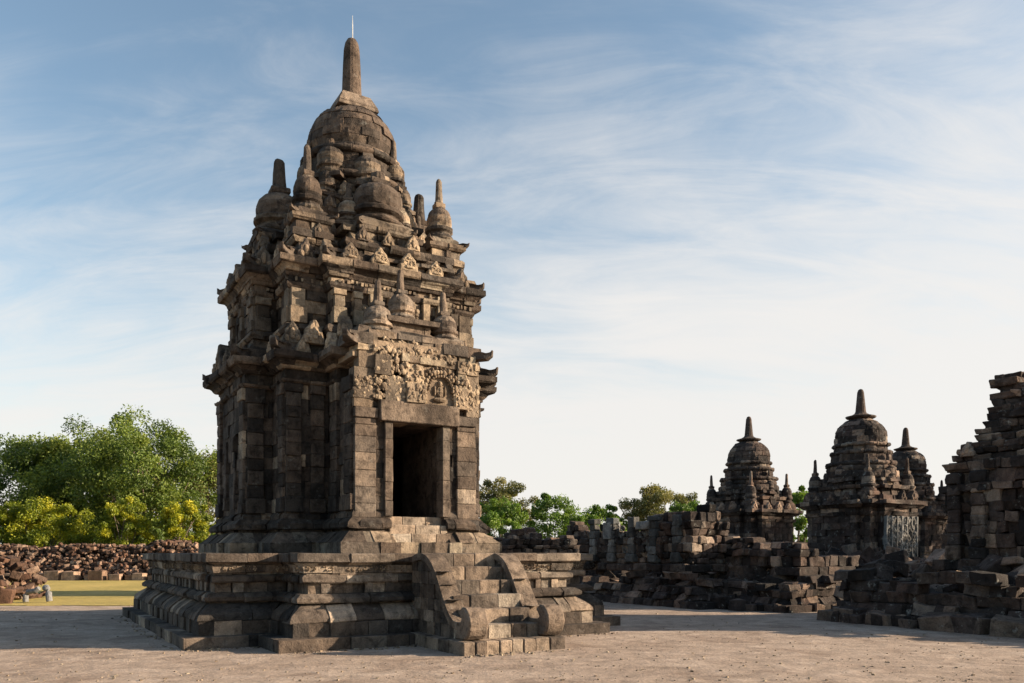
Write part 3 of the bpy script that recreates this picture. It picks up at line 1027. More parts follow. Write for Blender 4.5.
# arch with a seated figure
for i in range(15):
    a = pi * i / 14
    for rr, w, tnv in ((0.36, 0.055 * R.uniform(.7, 1.3), R.uniform(.5, .95)), (0.28, 0.035, 0.6), (0.44, 0.04 * R.uniform(.5, 1.4), R.uniform(.3, .8))):
        if R.random() < 0.12: continue
        mb.blob((0.49 + rr * cos(a), -PF - 0.13, Z(3.42) + rr * 1.05 * sin(a)), (w, 0.06, w), (tnv, 0, 0.5, 1), R, jit=0.1)
for sx in (-1, 1):
    for k in range(5):
        mb.blob((0.49 + sx * 0.36, -PF - 0.12, Z(3.14 + 0.065 * k)), (0.06, 0.06, 0.05), (0.9, 0, 0.5, 1), R, jit=0.15)
mb.blob((0.49, -PF - 0.10, Z(3.55)), (0.055, 0.06, 0.07), (0.6, 0, 0.5, 1)); mb.blob((0.49, -PF - 0.10, Z(3.38)), (0.09, 0.06, 0.13), (0.6, 0, 0.5, 1))
mb.blob((0.49, -PF - 0.10, Z(3.22)), (0.17, 0.08, 0.06), (0.6, 0, 0.5, 1))
for sx in (-1, 1): mb.blob((0.49 + sx * 0.12, -PF - 0.10, Z(3.40)), (0.03, 0.04, 0.11), (0.6, 0, 0.5, 1))
mb.build('carved_gable', M['relief'], temple, bevel=0.01)

# ---- main cornice; over the porch the stones step up to a gable
bq = cross(A0, T0, B0)
mb = MB()
ct = lambda x, y, z: rt(R, 0.06, 0.55, 0.10)
def no_porch(x, y, z): return y > -2.75
course(mb, bp, [(0.05, Z(WT)), (0.10, Z(WT + 0.03)), (0.10, Z(WT + 0.08))], R, (0.4, 0.8), cpoly=bq, tonef=ct, keep=no_porch)
course(mb, bp, [(0.03, Z(WT + 0.08)), (0.03, Z(WT + 0.30))], R, (0.4, 0.8), cpoly=bq, tonef=ct, odd=1, keep=no_porch)
np2 = lambda x, y, z: y > -2.9
course(mb, bp, [(0.08, Z(WT + 0.30)), (0.14, Z(WT + 0.36))], R, (0.4, 0.8), cpoly=bq, tonef=ct, keep=np2)
course(mb, bp, arc_prof(0.14, Z(WT + 0.36), 0.27, Z(WT + 0.46), 'cavetto', 3), R, (0.4, 0.8), cpoly=bq, tonef=ct, odd=1, keep=np2)
course(mb, bp, [(0.30, Z(WT + 0.46)), (0.34, Z(WT + 0.50)), (0.34, Z(WT + 0.62))], R, (0.35, 0.8), cpoly=bq, tonef=ct, depth=0.6, push=0.03, keep=lambda x, y, z: R.random() > 0.05 and y > -3.2)
course(mb, bp, [(0.12, Z(WT + 0.62)), (0.08, Z(WT + 0.86))], R, (0.25, 0.6), cpoly=bq, tonef=ct, depth=0.5, odd=1, push=0.05, keep=lambda x, y, z: y > -3.2 or R.random() > 0.35)
course(mb, bp, [(-0.10, Z(WT + 0.86)), (-0.16, Z(WT + 1.05))], R, (0.35, 0.7), cpoly=bq, tonef=ct, depth=0.5, push=0.03, keep=lambda x, y, z: R.random() > 0.12)
mb.build('cornice', M['stone'], temple, bevel=0.012)
ante = [antefix_mesh('antefix', M['stone'], 0.20, 0.46, 0.2, R) for _ in range(4)]
ante_eye = [antefix_mesh('antefix', M['relief'], 0.22, 0.42, 0.22, R, True) for _ in range(2)]
horn = [horn_mesh('corner_antefix', M['stone'], 0.34, 0.34, R) for _ in range(2)]
nparts = 0
for (x, y, a) in edge_spots(bp, 0.14, 0.62, 0.12):
    if R.random() < 0.12 or y < -3.5: continue
    put_mesh('antefix', R.choice(ante), temple, (x, y, Z(WT + 0.62)), a, R.uniform(0.75, 1.05), bevel=0.01)
for (x, y, a) in convex_corners(bp, 0.10):
    if y > 1.5 and x > 0: continue
    put_mesh('corner_antefix', R.choice(horn), temple, (x, y, Z(WT + 0.60)), a, R.uniform(0.8, 1.05), bevel=0.012)

# ---- porch roof with three small stupas
mb = MB()
rp = [(-0.95, -3.75), (0.95, -3.75), (0.95, -2.2), (-0.95, -2.2)]
course(mb, rp, [(0.1, Z(4.40)), (0.1, Z(4.52))], R, (0.3, 0.6), tonef=pt, push=0.03)
rp2 = [(-0.48, -3.65), (0.48, -3.65), (0.48, -2.1), (-0.48, -2.1)]
course(mb, rp2, [(0.0, Z(4.50)), (0.02, Z(4.60)), (-0.04, Z(4.66)), (-0.04, Z(4.80))], R, (0.3, 0.5), tonef=pt)
course(mb, rp2, [(0.10, Z(4.80)), (0.12, Z(4.90))], R, (0.3, 0.5), tonef=pt, push=0.03)
mb.build('porch_roof', M['base'], temple, bevel=0.014)
st_p = [stupa_meshes(R, 0.33, 0.78, 0.48, M['base']) for _ in range(3)]
put_stupa(temple, st_p, (-0.72, -3.45, Z(4.42)))
put_stupa(temple, st_p, (-0.02, -3.10, Z(4.90)), scale=0.95)
put_stupa(temple, st_p, (0.85, -3.45, Z(4.48)), scale=0.95)
st_s = stupa_meshes(R, 0.26, 0.5, 0.28, M['stone'])
put_mesh('antefix', ante[1], temple, (-1.75, -2.45, Z(4.42)), 0.1, 1.1, bevel=0.01); put_mesh('antefix', ante[2], temple, (-2.15, -2.3, Z(4.42)), -0.3, 1.0, bevel=0.01); put_mesh('antefix', ante[2], temple, (-2.9, 0.75, Z(4.35)), -pi / 2, 1.3, bevel=0.01); put_stupa(temple, st_s, (1.95, -2.3, Z(4.25)))
put_mesh('antefix', ante[0], temple, (-1.25, -3.0, Z(4.45)), -pi / 2, 1.1, bevel=0.01)

# ---- second storey
A2, T2, B2, P2, Q2 = 2.15, 2.62, 1.10, 2.52, 1.36
up = cross(A2, T2, B2, P2, Q2)
lt = lambda x, y, z: rt(R, 0.08, 0.68, 0.14)
mb = MB()
course(mb, up, [(0.06, Z(4.35)), (0.06, Z(4.70))], R, tonef=ct)
course(mb, up, [(0.10, Z(4.70)), (0.16, Z(4.76)), (0.14, Z(4.84)), (0.05, Z(4.90))], R, tonef=lt, odd=1, push=0.02)
wall_courses(mb, up, Z(4.90), Z(5.64), R, (0.22, 0.28), tonef=lt, blen=(0.22, 0.5), push=0.016)
mb.build('upper_wall', M['stone'], temple, bevel=0.012)
mb = MB()
for k in range(7):
    mb = MB(); pilaster(mb, -Q2 + 0.14 + k * (2 * Q2 - 0.28) / 6, -P2, 0, -1, 0.085 if k % 2 else 0.12, Z(4.9), Z(5.64), 0.09, tf=lambda x, y, z: rt(R, 0.4, 0.85, 0.2)); mb.build('pilaster', M['relief'], temple, bevel=0.01)
for (x, y, nx, ny, w) in ((-A2 + 0.15, -A2, 0, -1, 0.15), (A2 - 0.15, -A2, 0, -1, 0.15), (A2 - 0.45, -A2, 0, -1, 0.08), (-T2, -B2 + 0.16, -1, 0, 0.15), (-T2, B2 - 0.16, -1, 0, 0.15), (-A2, -A2 + 0.15, -1, 0, 0.14), (-T2 + 0.16, -B2, 0, -1, 0.14), (-T2, 0, -1, 0, 0.1), (A2, -A2 + .15, 1, 0, .14)):
    mb = MB(); pilaster(mb, x, y, nx, ny, w, Z(4.9), Z(5.64), 0.07, tf=lt); mb.build('pilaster', M['relief'], temple, bevel=0.01)
mb = MB()
for (x0, x1) in ((-1.0, -0.62), (-0.18, 0.15), (0.58, 0.95)):
    relief(mb, x0, x1, Z(4.95), Z(5.5), lambda x, d, z: (x, -P2 - 0.02 - d * 0.1, z), R, dens=14, big=0.06, tone=(0.4, 0.95))
mb.build('upper_relief', M['relief'], temple)
mb = MB()
course(mb, up, [(0.06, Z(5.64)), (0.10, Z(5.70)), (0.10, Z(5.76))], R, (0.3, 0.6), tonef=lt)
course(mb, up, [(0.03, Z(5.76)), (0.03, Z(5.90))], R, (0.3, 0.6), tonef=lt, odd=1)
course(mb, up, [(0.09, Z(5.90)), (0.13, Z(5.98))], R, (0.3, 0.6), tonef=lt)
course(mb, up, arc_prof(0.13, Z(5.98), 0.24, Z(6.10), 'cavetto', 3), R, (0.35, 0.7), tonef=lt, odd=1)
course(mb, up, [(0.27, Z(6.10)), (0.30, Z(6.13)), (0.30, Z(6.26))], R, (0.35, 0.7), tonef=lt, depth=0.6, push=0.02)
course(mb, up, [(0.06, Z(6.26)), (0.04, Z(6.42))], R, (0.35, 0.7), tonef=lt, depth=0.5, odd=1, push=0.03)
course(mb, up, [(0.12, Z(6.42)), (0.10, Z(6.50))], R, (0.35, 0.7), tonef=lt, depth=0.5, push=0.04, keep=lambda x, y, z: R.random() > 0.1)
mb.build('upper_cornice', M['stone'], temple, bevel=0.012)
# small dentils under the upper cornice
mb = MB()
for (x, y, a) in edge_spots(up, 0.045, 0.10, 0.03, edges=[0, 2, 18, 16, 17, 15, 19]):
    if R.random() < 0.35: continue
    mb.hull8(Matrix.Translation((x + R.gauss(0, .012), y, Z(5.83) + R.gauss(0, .008))) @ Matrix.Rotation(a, 4, 'Z'), R.uniform(0.018, 0.034), 0.03, R.uniform(0.025, 0.05), rt(R, 0.2, 0.8, 0.1), R, 0.2)
mb.build('dentils', M['relief'], temple)
for (x, y, a) in edge_spots(up, 0.10, 0.66, 0.12):
    if y > 1.8: continue
    e = (abs(y + P2 + 0.1) < 0.05)
    put_mesh('antefix', R.choice(ante_eye if e else ante), temple, (x, y, Z(6.26)), a, R.uniform(0.85, 1.05), bevel=0.01)
for (x, y, a) in convex_corners(up, 0.06):
    if y > 1.2 and x > 0: continue
    put_mesh('corner_antefix', R.choice(horn), temple, (x, y, Z(6.24)), a, R.uniform(0.8, 1.0), bevel=0.012)

# ---- roof : receding storeys under a ring of stupas
mb = MB()
r1 = cross(1.92, 2.25, 0.95)
course(mb, r1, [(0.0, Z(6.45)), (0.0, Z(6.72))], R, (0.3, 0.6), tonef=lt, push=0.03)
course(mb, r1, [(0.05, Z(6.72)), (0.12, Z(6.80)), (0.10, Z(6.90))], R, (0.3, 0.6), tonef=lt, odd=1, push=0.03)
r2 = cross(1.62, 2.05, 0.82)
course(mb, r2, [(0.0, Z(6.90)), (0.0, Z(7.12))], R, (0.3, 0.6), tonef=lt, push=0.03)
course(mb, r2, [(0.10, Z(7.12)), (0.12, Z(7.26))], R, (0.3, 0.6), tonef=lt, odd=1, push=0.03)
r3 = cross(1.3, 1.75, 0.75)
course(mb, r3, [(0.0, Z(7.26)), (-0.02, Z(7.55))], R, (0.3, 0.6), tonef=lt, push=0.03)
mb.build('roof_storey', M['stone'], temple, bevel=0.014)
for (x, y, a) in edge_spots(r1, 0.05, 0.6, 0.1):
    if y > 1.2 or R.random() < 0.2: continue
    put_mesh('antefix', R.choice(ante), temple, (x, y, Z(6.88)), a, R.uniform(0.65, 0.9), bevel=0.01)

mb = MB()
r4 = cross(1.22, 1.50, 0.66)
course(mb, r4, [(0.0, Z(7.50)), (0.0, Z(7.72))], R, (0.22, 0.45), tonef=lt, push=0.03)
course(mb, r4, [(0.06, Z(7.72)), (0.12, Z(7.80)), (0.12, Z(7.88))], R, (0.22, 0.45), tonef=lt, odd=1, push=0.03)
r5 = cross(1.02, 1.30, 0.58)
course(mb, r5, [(0.02, Z(7.88)), (0.0, Z(8.10))], R, (0.2, 0.42), tonef=lt, push=0.03)
course(mb, r5, [(0.05, Z(8.10)), (0.12, Z(8.18)), (0.12, Z(8.26))], R, (0.2, 0.42), tonef=lt, odd=1, push=0.03)
r6 = cross(0.90, 1.12, 0.5)
course(mb, r6, [(0.04, Z(8.26)), (0.0, Z(8.46))], R, (0.2, 0.4), tonef=lt, push=0.03)
course(mb, r6, [(0.06, Z(8.46)), (0.12, Z(8.53)), (0.10, Z(8.60))], R, (0.2, 0.4), tonef=lt, odd=1, push=0.03)
mb.build('roof_tier', M['stone'], temple, bevel=0.014)
for pl_, zz_ in ((r4, 7.87), (r5, 8.25), (r6, 8.58)):
    for (x, y, a) in edge_spots(pl_, 0.04, 0.5, 0.06):
        if y > 0.9 or R.random() < 0.15: continue
        put_mesh('antefix', R.choice(ante), temple, (x, y, Z(zz_)), a, R.uniform(0.5, 0.8), bevel=0.01)

# ring of four great bells on the projections and four slimmer ones on the corners
big = [stupa_meshes(R, 0.62, 1.30, 0.72, M['stone']) for _ in range(3)]
bigb = [stupa_meshes(R, 0.64, 1.30, 0.72, M['stone'], broken=True) for _ in range(3)]
slim = [stupa_meshes(R, 0.345, 1.06, 0.60, M['stone']) for _ in range(3)]


def pedestal(x, y, h, w, z):
    mb = MB()
    sq = [(x - w, y - w), (x + w, y - w), (x + w, y + w), (x - w, y + w)]
    course(mb, sq, [(0.05, z), (0.05, z + h * 0.25), (0, z + h * 0.35)], R, (0.2, 0.5), tonef=lt, push=0.015)
    course(mb, sq, [(-0.02, z + h * 0.35), (-0.02, z + h * 0.7)], R, (0.2, 0.5), tonef=lt, push=0.015, odd=1)
    course(mb, sq, [(0.03, z + h * 0.7), (0.07, z + h * 0.8), (0.07, z + h)], R, (0.2, 0.5), tonef=lt, push=0.015)
    mb.build('pedestal', M['stone'], temple, bevel=0.012)
    for (px, py, a) in convex_corners(sq, 0.03):
        if py > 1.3: continue
        put_mesh('corner_antefix', horn[0], temple, (px, py, z + h - 0.02), a, 0.42, bevel=0.01)


for (x, y, m_, s_) in ((0, -1.62, bigb, 1.0), (-1.78, 0, big, 1.0), (1.78, 0, big, 1.0), (0, 1.78, big, 1.0)):
    pedestal(x, y, 0.45, 0.58, Z(6.85))
    put_stupa(temple, m_, (x, y, Z(7.28)), scale=s_)
for (x, y) in ((-1.62, -1.62), (1.62, -1.62), (-1.62, 1.62), (1.62, 1.62)):
    pedestal(x, y, 0.50, 0.40, Z(6.85))
    put_stupa(temple, slim, (x, y, Z(7.35)))

# central drum of ringed courses
mb = MB()
rt2 = lambda x, y, z: rt(R, 0.10, 0.52, 0.05)
profs = [(1.36, 7.50, 7.78, 0.0), (1.42, 7.78, 7.92, 0.05), (1.30, 7.92, 8.16, 0.0), (1.34, 8.16, 8.32, 0.06), (1.22, 8.32, 8.58, 0.0), (1.20, 8.58, 8.80, 0.02), (1.30, 8.80, 8.96, 0.05), (1.16, 8.96, 9.20, 0.0),
         (1.12, 9.20, 9.42, 0.0), (1.20, 9.42, 9.58, 0.06), (1.06, 9.56, 9.71, 0.03)]
for i, (r_, z0, z1, bg_) in enumerate(profs):
    ring(mb, (0, 0), torus_prof(r_, Z(z0), Z(z1), bg_, 3), 15 + (i % 3), R, phase=R.random(), tonef=rt2)
mb.build('drum', M['stone'], temple, bevel=0.012)
# dome
mb = MB()
zs = [9.70, 9.90, 10.10, 10.30, 10.50, 10.68, 10.82, 10.91]
def dome_r(z):
    t = max(0, (z - 9.9)) / 1.07
    return 1.075 * (max(0.0, 1 - t ** 2.35)) ** 0.5 if z > 9.9 else 1.075 - 0.06 * (9.9 - z) / 0.2
for i in range(len(zs) - 1):
    pr = [(dome_r(zs[i] + (zs[i + 1] - zs[i]) * k / 3), Z(zs[i] + (zs[i + 1] - zs[i]) * k / 3)) for k in range(4)]
    ring(mb, (0, 0), pr, 15 - i, R, phase=R.random(), tonef=rt2, depth=0.4)
mb.build('dome', M['stone'], temple, bevel=0.010)
# upper ring of eight slender stupas that stand against the drum
ring_st = [stupa_meshes(R, 0.31, 0.88, 0.52, M['stone']) for _ in range(3)]
ring_sb = [stupa_meshes(R, 0.36, 0.86, 0.5, M['stone'], broken=True) for _ in range(3)]
mid_st = [stupa_meshes(R, 0.25, 0.80, 0.46, M['stone']) for k in range(3)]
for (x, y) in ((-0.96, -0.96), (0.96, -0.96), (-0.96, 0.96), (0.96, 0.96)):
    put_stupa(temple, mid_st, (x, y, Z(8.22)), scale=0.9)
for k in range(8):
    a = pi / 8 * (2 * k + 0)
    rr = 1.10
    put_stupa(temple, ring_sb if k in (5, 6) else ring_st, (rr * cos(a), rr * sin(a), Z(8.72 if k % 2 else 8.55)), a)
# a second, lower ring between the bells, and broken uprights round the drum
low_st = [stupa_meshes(R, 0.30, 0.72, 0.36, M['stone'], broken=(k == 1)) for k in range(3)]
for k in range(8):
    a = pi / 8 + pi / 4 * k
    if sin(a) > 0.8: continue
    put_stupa(temple, low_st, (1.62 * cos(a), 1.62 * sin(a), Z(7.42)), a, SR.uniform(0.85, 1.1))
for k in range(12):
    a = 2 * pi * k / 12 + 0.35
    if sin(a) > 0.8: continue
    put_mesh('antefix', R.choice(ante), temple, (1.44 * cos(a), 1.44 * sin(a), Z(7.90)), a + pi / 2, R.uniform(0.7, 1.2), bevel=0.01)
for k in range(14):
    a = 2 * pi * k / 14 + 0.2
    if sin(a) > 0.8: continue
    put_mesh('antefix', R.choice(ante), temple, (1.30 * cos(a), 1.30 * sin(a), Z(8.30)), a + pi / 2, R.uniform(0.7, 1.1), bevel=0.01)
# harmika, spire, rod
mb = MB()
for (w0, w1, z0, z1) in ((0.52, 0.50, 10.84, 10.94), (0.50, 0.36, 10.94, 11.24)):
    mb.solid_strip([[(-w, -w, z), (w, -w, z), (w, w, z), (-w, w, z)] for w, z in ((w0, Z(z0)), (w1, Z(z1)))], (0.62, 0.3, 0.5, 1))
mb.build('harmika', M['base'], temple, bevel=0.014)
mb = MB()
mb.lathe([(0.245, Z(11.22)), (0.25, Z(11.28)), (0.235, Z(11.5)), (0.215, Z(12.1)), (0.195, Z(12.48)), (0.165, Z(12.64)), (0.11, Z(12.74)), (0.03, Z(12.77))], seg=18, tonef=lambda i: (0.42, 0.1, 0.5, 1), R=R, jit=0.008)
mb.build('spire', M['stone'], temple, smooth=False)
mb = MB(); mb.lathe([(0.013, Z(12.7)), (0.012, Z(13.1)), (0.004, Z(13.36))], c=(0.02, 0), seg=8); mb.build('lightning_rod', M['rod'], temple)

# ================================================================== RUINED NEIGHBOURS
RO = Vector((10, 16))


def row_pos(u, v):
    p = RO + U * u + V * v
    return p.x, p.y


def rugged(R, seedv, hfun, amp=0.5):
    def k(x, y, z):
        return z < hfun(x, y) + amp * mnoise.noise(Vector((x * 0.9 + seedv, y * 0.9, 0)))
    return k


def dome_temple(loc, label, seed, ruin_base=0.0, panel=False, scale=1.0, stupas=True):
    R = random.Random(seed)
    t = thing('temple', label, 'temple', (loc[0], loc[1], 0), YAW)
    t.scale = (scale,) * 3
    rtone = lambda x, y, z: rt(R, 0.12, 0.65, 0.07)
    mb = MB()
    q = [(-2.9, -2.9), (2.9, -2.9), (2.9, 2.9), (-2.9, 2.9)]
    kb = lambda x, y, z: R.random() > ruin_base
    for (o0, o1, z0, z1) in ((0.3, 0.3, -0.05, 0.3), (0.05, 0.0, 0.3, 0.6), (-0.15, -0.15, 0.6, 0.95), (0.0, 0.05, 0.95, 1.2)):
        course(mb, q, [(o0, z0), (o1, z1)], R, (0.4, 0.9), push=0.06, jit=0.02, keep=kb, tonef=rtone)
    mb.build('platform', M['ruin'], t, bevel=0.02)
    mb = MB()
    pl = cross(1.58, 1.86, 1.10)
    course(mb, pl, [(0.25, 1.18), (0.1, 1.45)], R, tonef=rtone, push=0.03)
    wall_courses(mb, pl, 1.45, 3.25, R, (0.24, 0.34), tonef=rtone, push=0.03, jit=0.01)
    mb.build('wall', M['ruin'], t, bevel=0.016)
    mb = MB()
    for z0, z1, o0, o1 in ((3.25, 3.4, 0.05, 0.12), (3.4, 3.58, 0.04, 0.05), (3.58, 3.72, 0.15, 0.28), (3.72, 3.88, 0.34, 0.34), (3.88, 4.1, 0.08, 0.02)):
        course(mb, pl, [(o0, z0), (o1, z1)], R, tonef=rtone, push=0.03, depth=0.5, jit=0.01)
    r1 = cross(1.40, 1.62, 0.74)
    for z0, z1, o0, o1 in ((4.1, 4.4, 0.05, 0.0), (4.4, 4.55, 0.12, 0.16), (4.55, 4.75, -0.15, -0.2), (4.75, 4.95, -0.12, -0.2)):
        course(mb, r1, [(o0, z0), (o1, z1)], R, (0.3, 0.6), tonef=rtone, push=0.03, depth=0.5, jit=0.01)
    mb.build('roof_storey', M['ruin'], t, bevel=0.016)
    mb = MB()
    for i, (r_, z0, z1, b_) in enumerate(((1.5, 4.9, 5.2, 0.03), (1.38, 5.2, 5.45, 0.06), (1.45, 5.45, 5.62, 0.05), (1.22, 5.62, 5.95, 0.0), (1.26, 5.95, 6.12, 0.06), (1.08, 6.12, 6.3, 0.0), (1.14, 6.3, 6.45, 0.06))):
        ring(mb, (0, 0), torus_prof(r_, z0, z1, b_, 3), 14, R, phase=R.random(), tonef=rtone, push=0.015)
    mb.build('drum', M['ruin'], t, bevel=0.014)
    mb = MB()
    zs = [6.45, 6.72, 6.98, 7.2, 7.4, 7.54]
    dr = lambda z: 1.08 * max(0.05, 1 - (max(0, z - 6.6) / 1.02) ** 2.5) ** 0.5
    for i in range(len(zs) - 1):
        ring(mb, (0, 0), [(dr(zs[i] + (zs[i + 1] - zs[i]) * k / 3), zs[i] + (zs[i + 1] - zs[i]) * k / 3) for k in range(4)], 14 - i, R, phase=R.random(), tonef=rtone, depth=0.4)
    mb.build('dome', M['ruin'], t, bevel=0.012)
    mb = MB()
    mb.lathe([(0.40, 7.48), (0.42, 7.54), (0.62, 7.62), (0.64, 7.68), (0.40, 7.74), (0.26, 7.82), (0.22, 7.9), (0.14, 8.75), (0.10, 8.86), (0.04, 8.9)], seg=14, tonef=lambda i: (0.4, 0.3, 0.5, 1), R=R, jit=0.02)
    mb.build('spire', M['ruin'], t)
    if stupas:
        sm = stupa_meshes(R, 0.36, 0.95, 0.5, M['ruin'])
        for (x, y) in ((-1.95, -1.95), (1.95, -1.95), (-1.95, 1.95), (1.95, 1.95)):
            put_stupa(t, sm, (x * 0.69, y * 0.69, 4.08), scale=(0.85, 0.85, 1.2))
        for (x, y) in ((0, -1.36), (-1.36, 0), (1.36, 0), (0, 1.36)):
            put_stupa(t, sm, (x, y, 4.7), scale=(0.75, 0.75, 0.85))
    am = antefix_mesh('antefix', M['ruin'], 0.2, 0.42, 0.2, R)
    for (x, y, a) in edge_spots(pl, 0.1, 0.8, 0.1):
        if R.random() < 0.3: continue
        put_mesh('antefix', am, t, (x, y, 3.88), a, R.uniform(0.8, 1.1))
    if panel:
        mb = MB()
        for k in range(6):
            x0 = -1.05 + k * 0.35
            mb.box(x0, x0 + 0.34, -1.93, -1.7, 1.5, 3.2, rt(R, 0.5, 1, 0), 0.01, R)
        relief(mb, -1.05, 1.05, 1.6, 3.1, lambda x, d, z: (x, -1.95 - d * 0.1, z), R, dens=14, big=0.10, tone=(0.2, 1))
        for k in range(7):
            x0 = -1.05 + k * 0.35
            mb.box(x0 - 0.04, x0 + 0.04, -2.0, -1.75, 1.5, 3.2, rt(R, 0.6, 1, 0), 0.01, R)
        mb.build('relief_panel', M['panel'], t, bevel=0.01, label='pale whitened panel of carved figures')
    return t


dome_temple((15.4, 36.0), 'domed stone temple with whitened carved panel, tallest dome of the ruins beyond the dirt yard', 31, 0.1, panel=True)
dome_temple((12.55, 43.2), 'domed stone temple farthest left among the ruins, a tree showing past its right side', 32, 0.1)
dome_temple((22.7, 47.0), 'domed stone temple half hidden behind the temple with the whitened panel', 33, 0.1)


def ruin(loc, label, seed, walls, plat, hfun, wmax, amp=0.5, plan=None, extra=None, push=0.05, cat='ruin', platkeep=0.12):
    """a collapsed temple: ragged walls on a broken platform"""
    R = random.Random(seed)
    t = thing('ruined_temple', label, cat, (loc[0], loc[1], 0), YAW)
    rtone = lambda x, y, z: rt(R, 0.05, 0.65, 0.12)
    mb = MB()
    px, py, ph = plat
    q = [(-px, -py), (px, -py), (px, py), (-px, py)]
    n = 5
    offs = [0.35, 0.15, 0.0, -0.08, 0.12]
    for k in range(n):
        z0, z1 = ph * k / n - (0.05 if k == 0 else 0), ph * (k + 1) / n
        course(mb, q, [(offs[k] + R.uniform(-.06, .06), z0), ((offs[min(k + 1, 4)] if k == 1 else offs[k]) + R.uniform(-.06, .06), z1)], R, (0.2, 0.55), push=push * 1.3, jit=0.045, keep=lambda x, y, z: R.random() > platkeep * (0.4 + k * 0.5) and (k < 3 or mnoise.noise(Vector((x * 0.7 + seed, y * 0.7, k * 0.8))) > -0.12), tonef=rtone, odd=k, depth=0.45, core=k < 3)
    mb.build('platform', M['ruin'], t, bevel=0.04)
    mb = MB()
    kp = rugged(R, seed * 1.7, hfun, amp)
    plan = plan or cross(*walls)
    z = ph; k = 0
    course(mb, plan, [(0.22, z), (0.22, z + 0.25)], R, tonef=rtone, push=push, keep=lambda x, y, z: R.random() > 0.08, jit=0.02, core=False)
    z += 0.25
    while z < wmax:
        h = R.uniform(0.24, 0.34)
        o = R.choice((-0.07, 0.0, 0.0, 0.0, 0.09, 0.13)); o2 = o + R.choice((0, 0, 0, 0.08, -0.08))
        h = R.uniform(0.16, 0.32)
        course(mb, plan, [(o, z), (o2, z + h)], R, (0.2, 0.48), tonef=rtone, push=push * 1.1, jit=0.035, keep=kp, core=False, depth=0.6, odd=k)
        z += h; k += 1
    mb.build('wall', M['ruin'], t, bevel=0.035)
    if extra: extra(t, R, rtone)
    return t


dome_temple((-5.5, 33.2), 'domed stone temple standing straight behind the tall complete temple, hidden by it', 36, 0.1)

# tall broken tower at the right edge
def tower_extra(t, R, rtone):
    # corbelled remains of the roof leaning to one side
    mb = MB()
    z = 3.45; k = 0
    x0, x1, y0, y1 = -2.45, 2.6, -2.6, 2.6
    # (height, outline towards the yard, far side, near side)
    steps = [(3.70, 1.62, 0.0), (3.86, 1.45, 0.02), (4.02, 1.30, 0.0), (4.15, 1.22, 0.0), (4.32, 0.98, 0.05), (4.48, 1.02, 0.1), (4.62, 0.86, 0.05), (4.80, 0.78, 0.0), (4.98, 0.80, 0.1), (5.15, 0.70, 0.2), (5.32, 0.74, 0.12), (5.48, 0.62, 0.1), (5.64, 0.76, 0.0), (5.78, 0.70, 0.1), (5.92, 0.3, 0)]
    for i in range(len(steps) - 1):
        z0, yb, dx = steps[i]; z1 = steps[i + 1][0]
        f = (z0 - 3.7) / 2.4
        yn = 0.15 if z0 > 5.6 else -1.9 + 0.6 * f
        sq = [(-1.75 + dx + f * 0.5, yn), (1.6 - f * 0.6, yn), (1.6 - f * 0.6, yb), (-1.75 + dx + f * 0.5, yb)]
        course(mb, sq, [(0.0, z0), (0.03, z1)], R, (0.2, 0.45), tonef=rtone, push=0.055, jit=0.035, depth=0.6, keep=lambda x, y, z: R.random() > 0.06, odd=i)
    mb.build('roof_storey', M['ruin'], t, bevel=0.022)
    am = antefix_mesh('antefix', M['ruin'], 0.24, 0.5, 0.3, R)
    for (x, y, z) in ((-1.70, 1.05, 3.98),):
        put_mesh('antefix', am, t, (x, y, z), -pi / 2, 0.7, bevel=0.02)
    # engaged pilasters
    mb = MB()
    for y in (-1.4, -0.65, 0.65, 1.4):
        mb = MB(); pilaster(mb, -1.65 if abs(y) > 1.3 else -1.95, y, -1, 0, 0.16, 1.5, 3.6, 0.14, R=R, tf=rtone); mb.build('pilaster', M['ruin'], t, bevel=0.03)


tx, ty = 13.0, 19.6
ruin((tx, ty), 'tall broken stone tower with a stepped jagged outline at the right edge of the yard', 41, (1.65, 1.95, 0.9), (4.1, 2.95, 1.25), lambda x, y: 4.1, 3.75, 0.3, extra=tower_extra)


def low_extra(t, R, rtone):
    mb = MB()
    for y in (-2.3, -1.2, -0.1, 1.0, 2.1):
        mb = MB(); pilaster(mb, -2.9, y, -1, 0, 0.16, 1.35, 2.9, 0.18, R=R, tf=rtone); mb.build('pilaster', M['panel'], t, bevel=0.03)
    mb = MB()
    relief(mb, -1.1, 1.0, 1.5, 2.6, lambda x, d, z: (-2.9 - d * 0.1, x, z), R, dens=7, big=0.11, tone=(0.2, 0.8))
    mb.build('carving', M['panel'], t)
    for (y0, y1, z0, z1) in ((0.9, 1.35, 2.15, 2.75), (-1.1, -0.45, 2.45, 2.72)):
        mb = MB(); mb.box(-3.16, -2.7, y0, y1, z0, z1, (1, 0.6, 0.5, 1), 0.02, R)
        mb.build('block', M['panel'], t, bevel=0.02, label='pale grey replacement stone')


lx, ly = row_pos(4.2, 13.4)
lowplan = [(-2.9, -2.9), (2.6, -2.9), (2.6, 2.9), (-2.9, 2.9)]
ruin((lx, ly), 'low roofless temple wall with carved pilasters and two pale blocks, behind the platform corner', 42, None, (3.7, 4.0, 1.05), lambda x, y: 2.9 - 0.12 * (y + 2) - max(0, x + 1.8) * 0.6, 3.4, 0.55, plan=lowplan, extra=low_extra)
# broken wall farther off, showing past the temple's right side
fx, fy = row_pos(4.0, 25.5)
ruin((fx, fy), 'distant broken temple wall showing above the right end of the stone platform', 43, None, (3.6, 4.2, 1.1), lambda x, y: 2.35, 3.3, 1.2, plan=[(-2.8, -3.4), (2.6, -3.4), (2.6, 3.4), (-2.8, 3.4)])
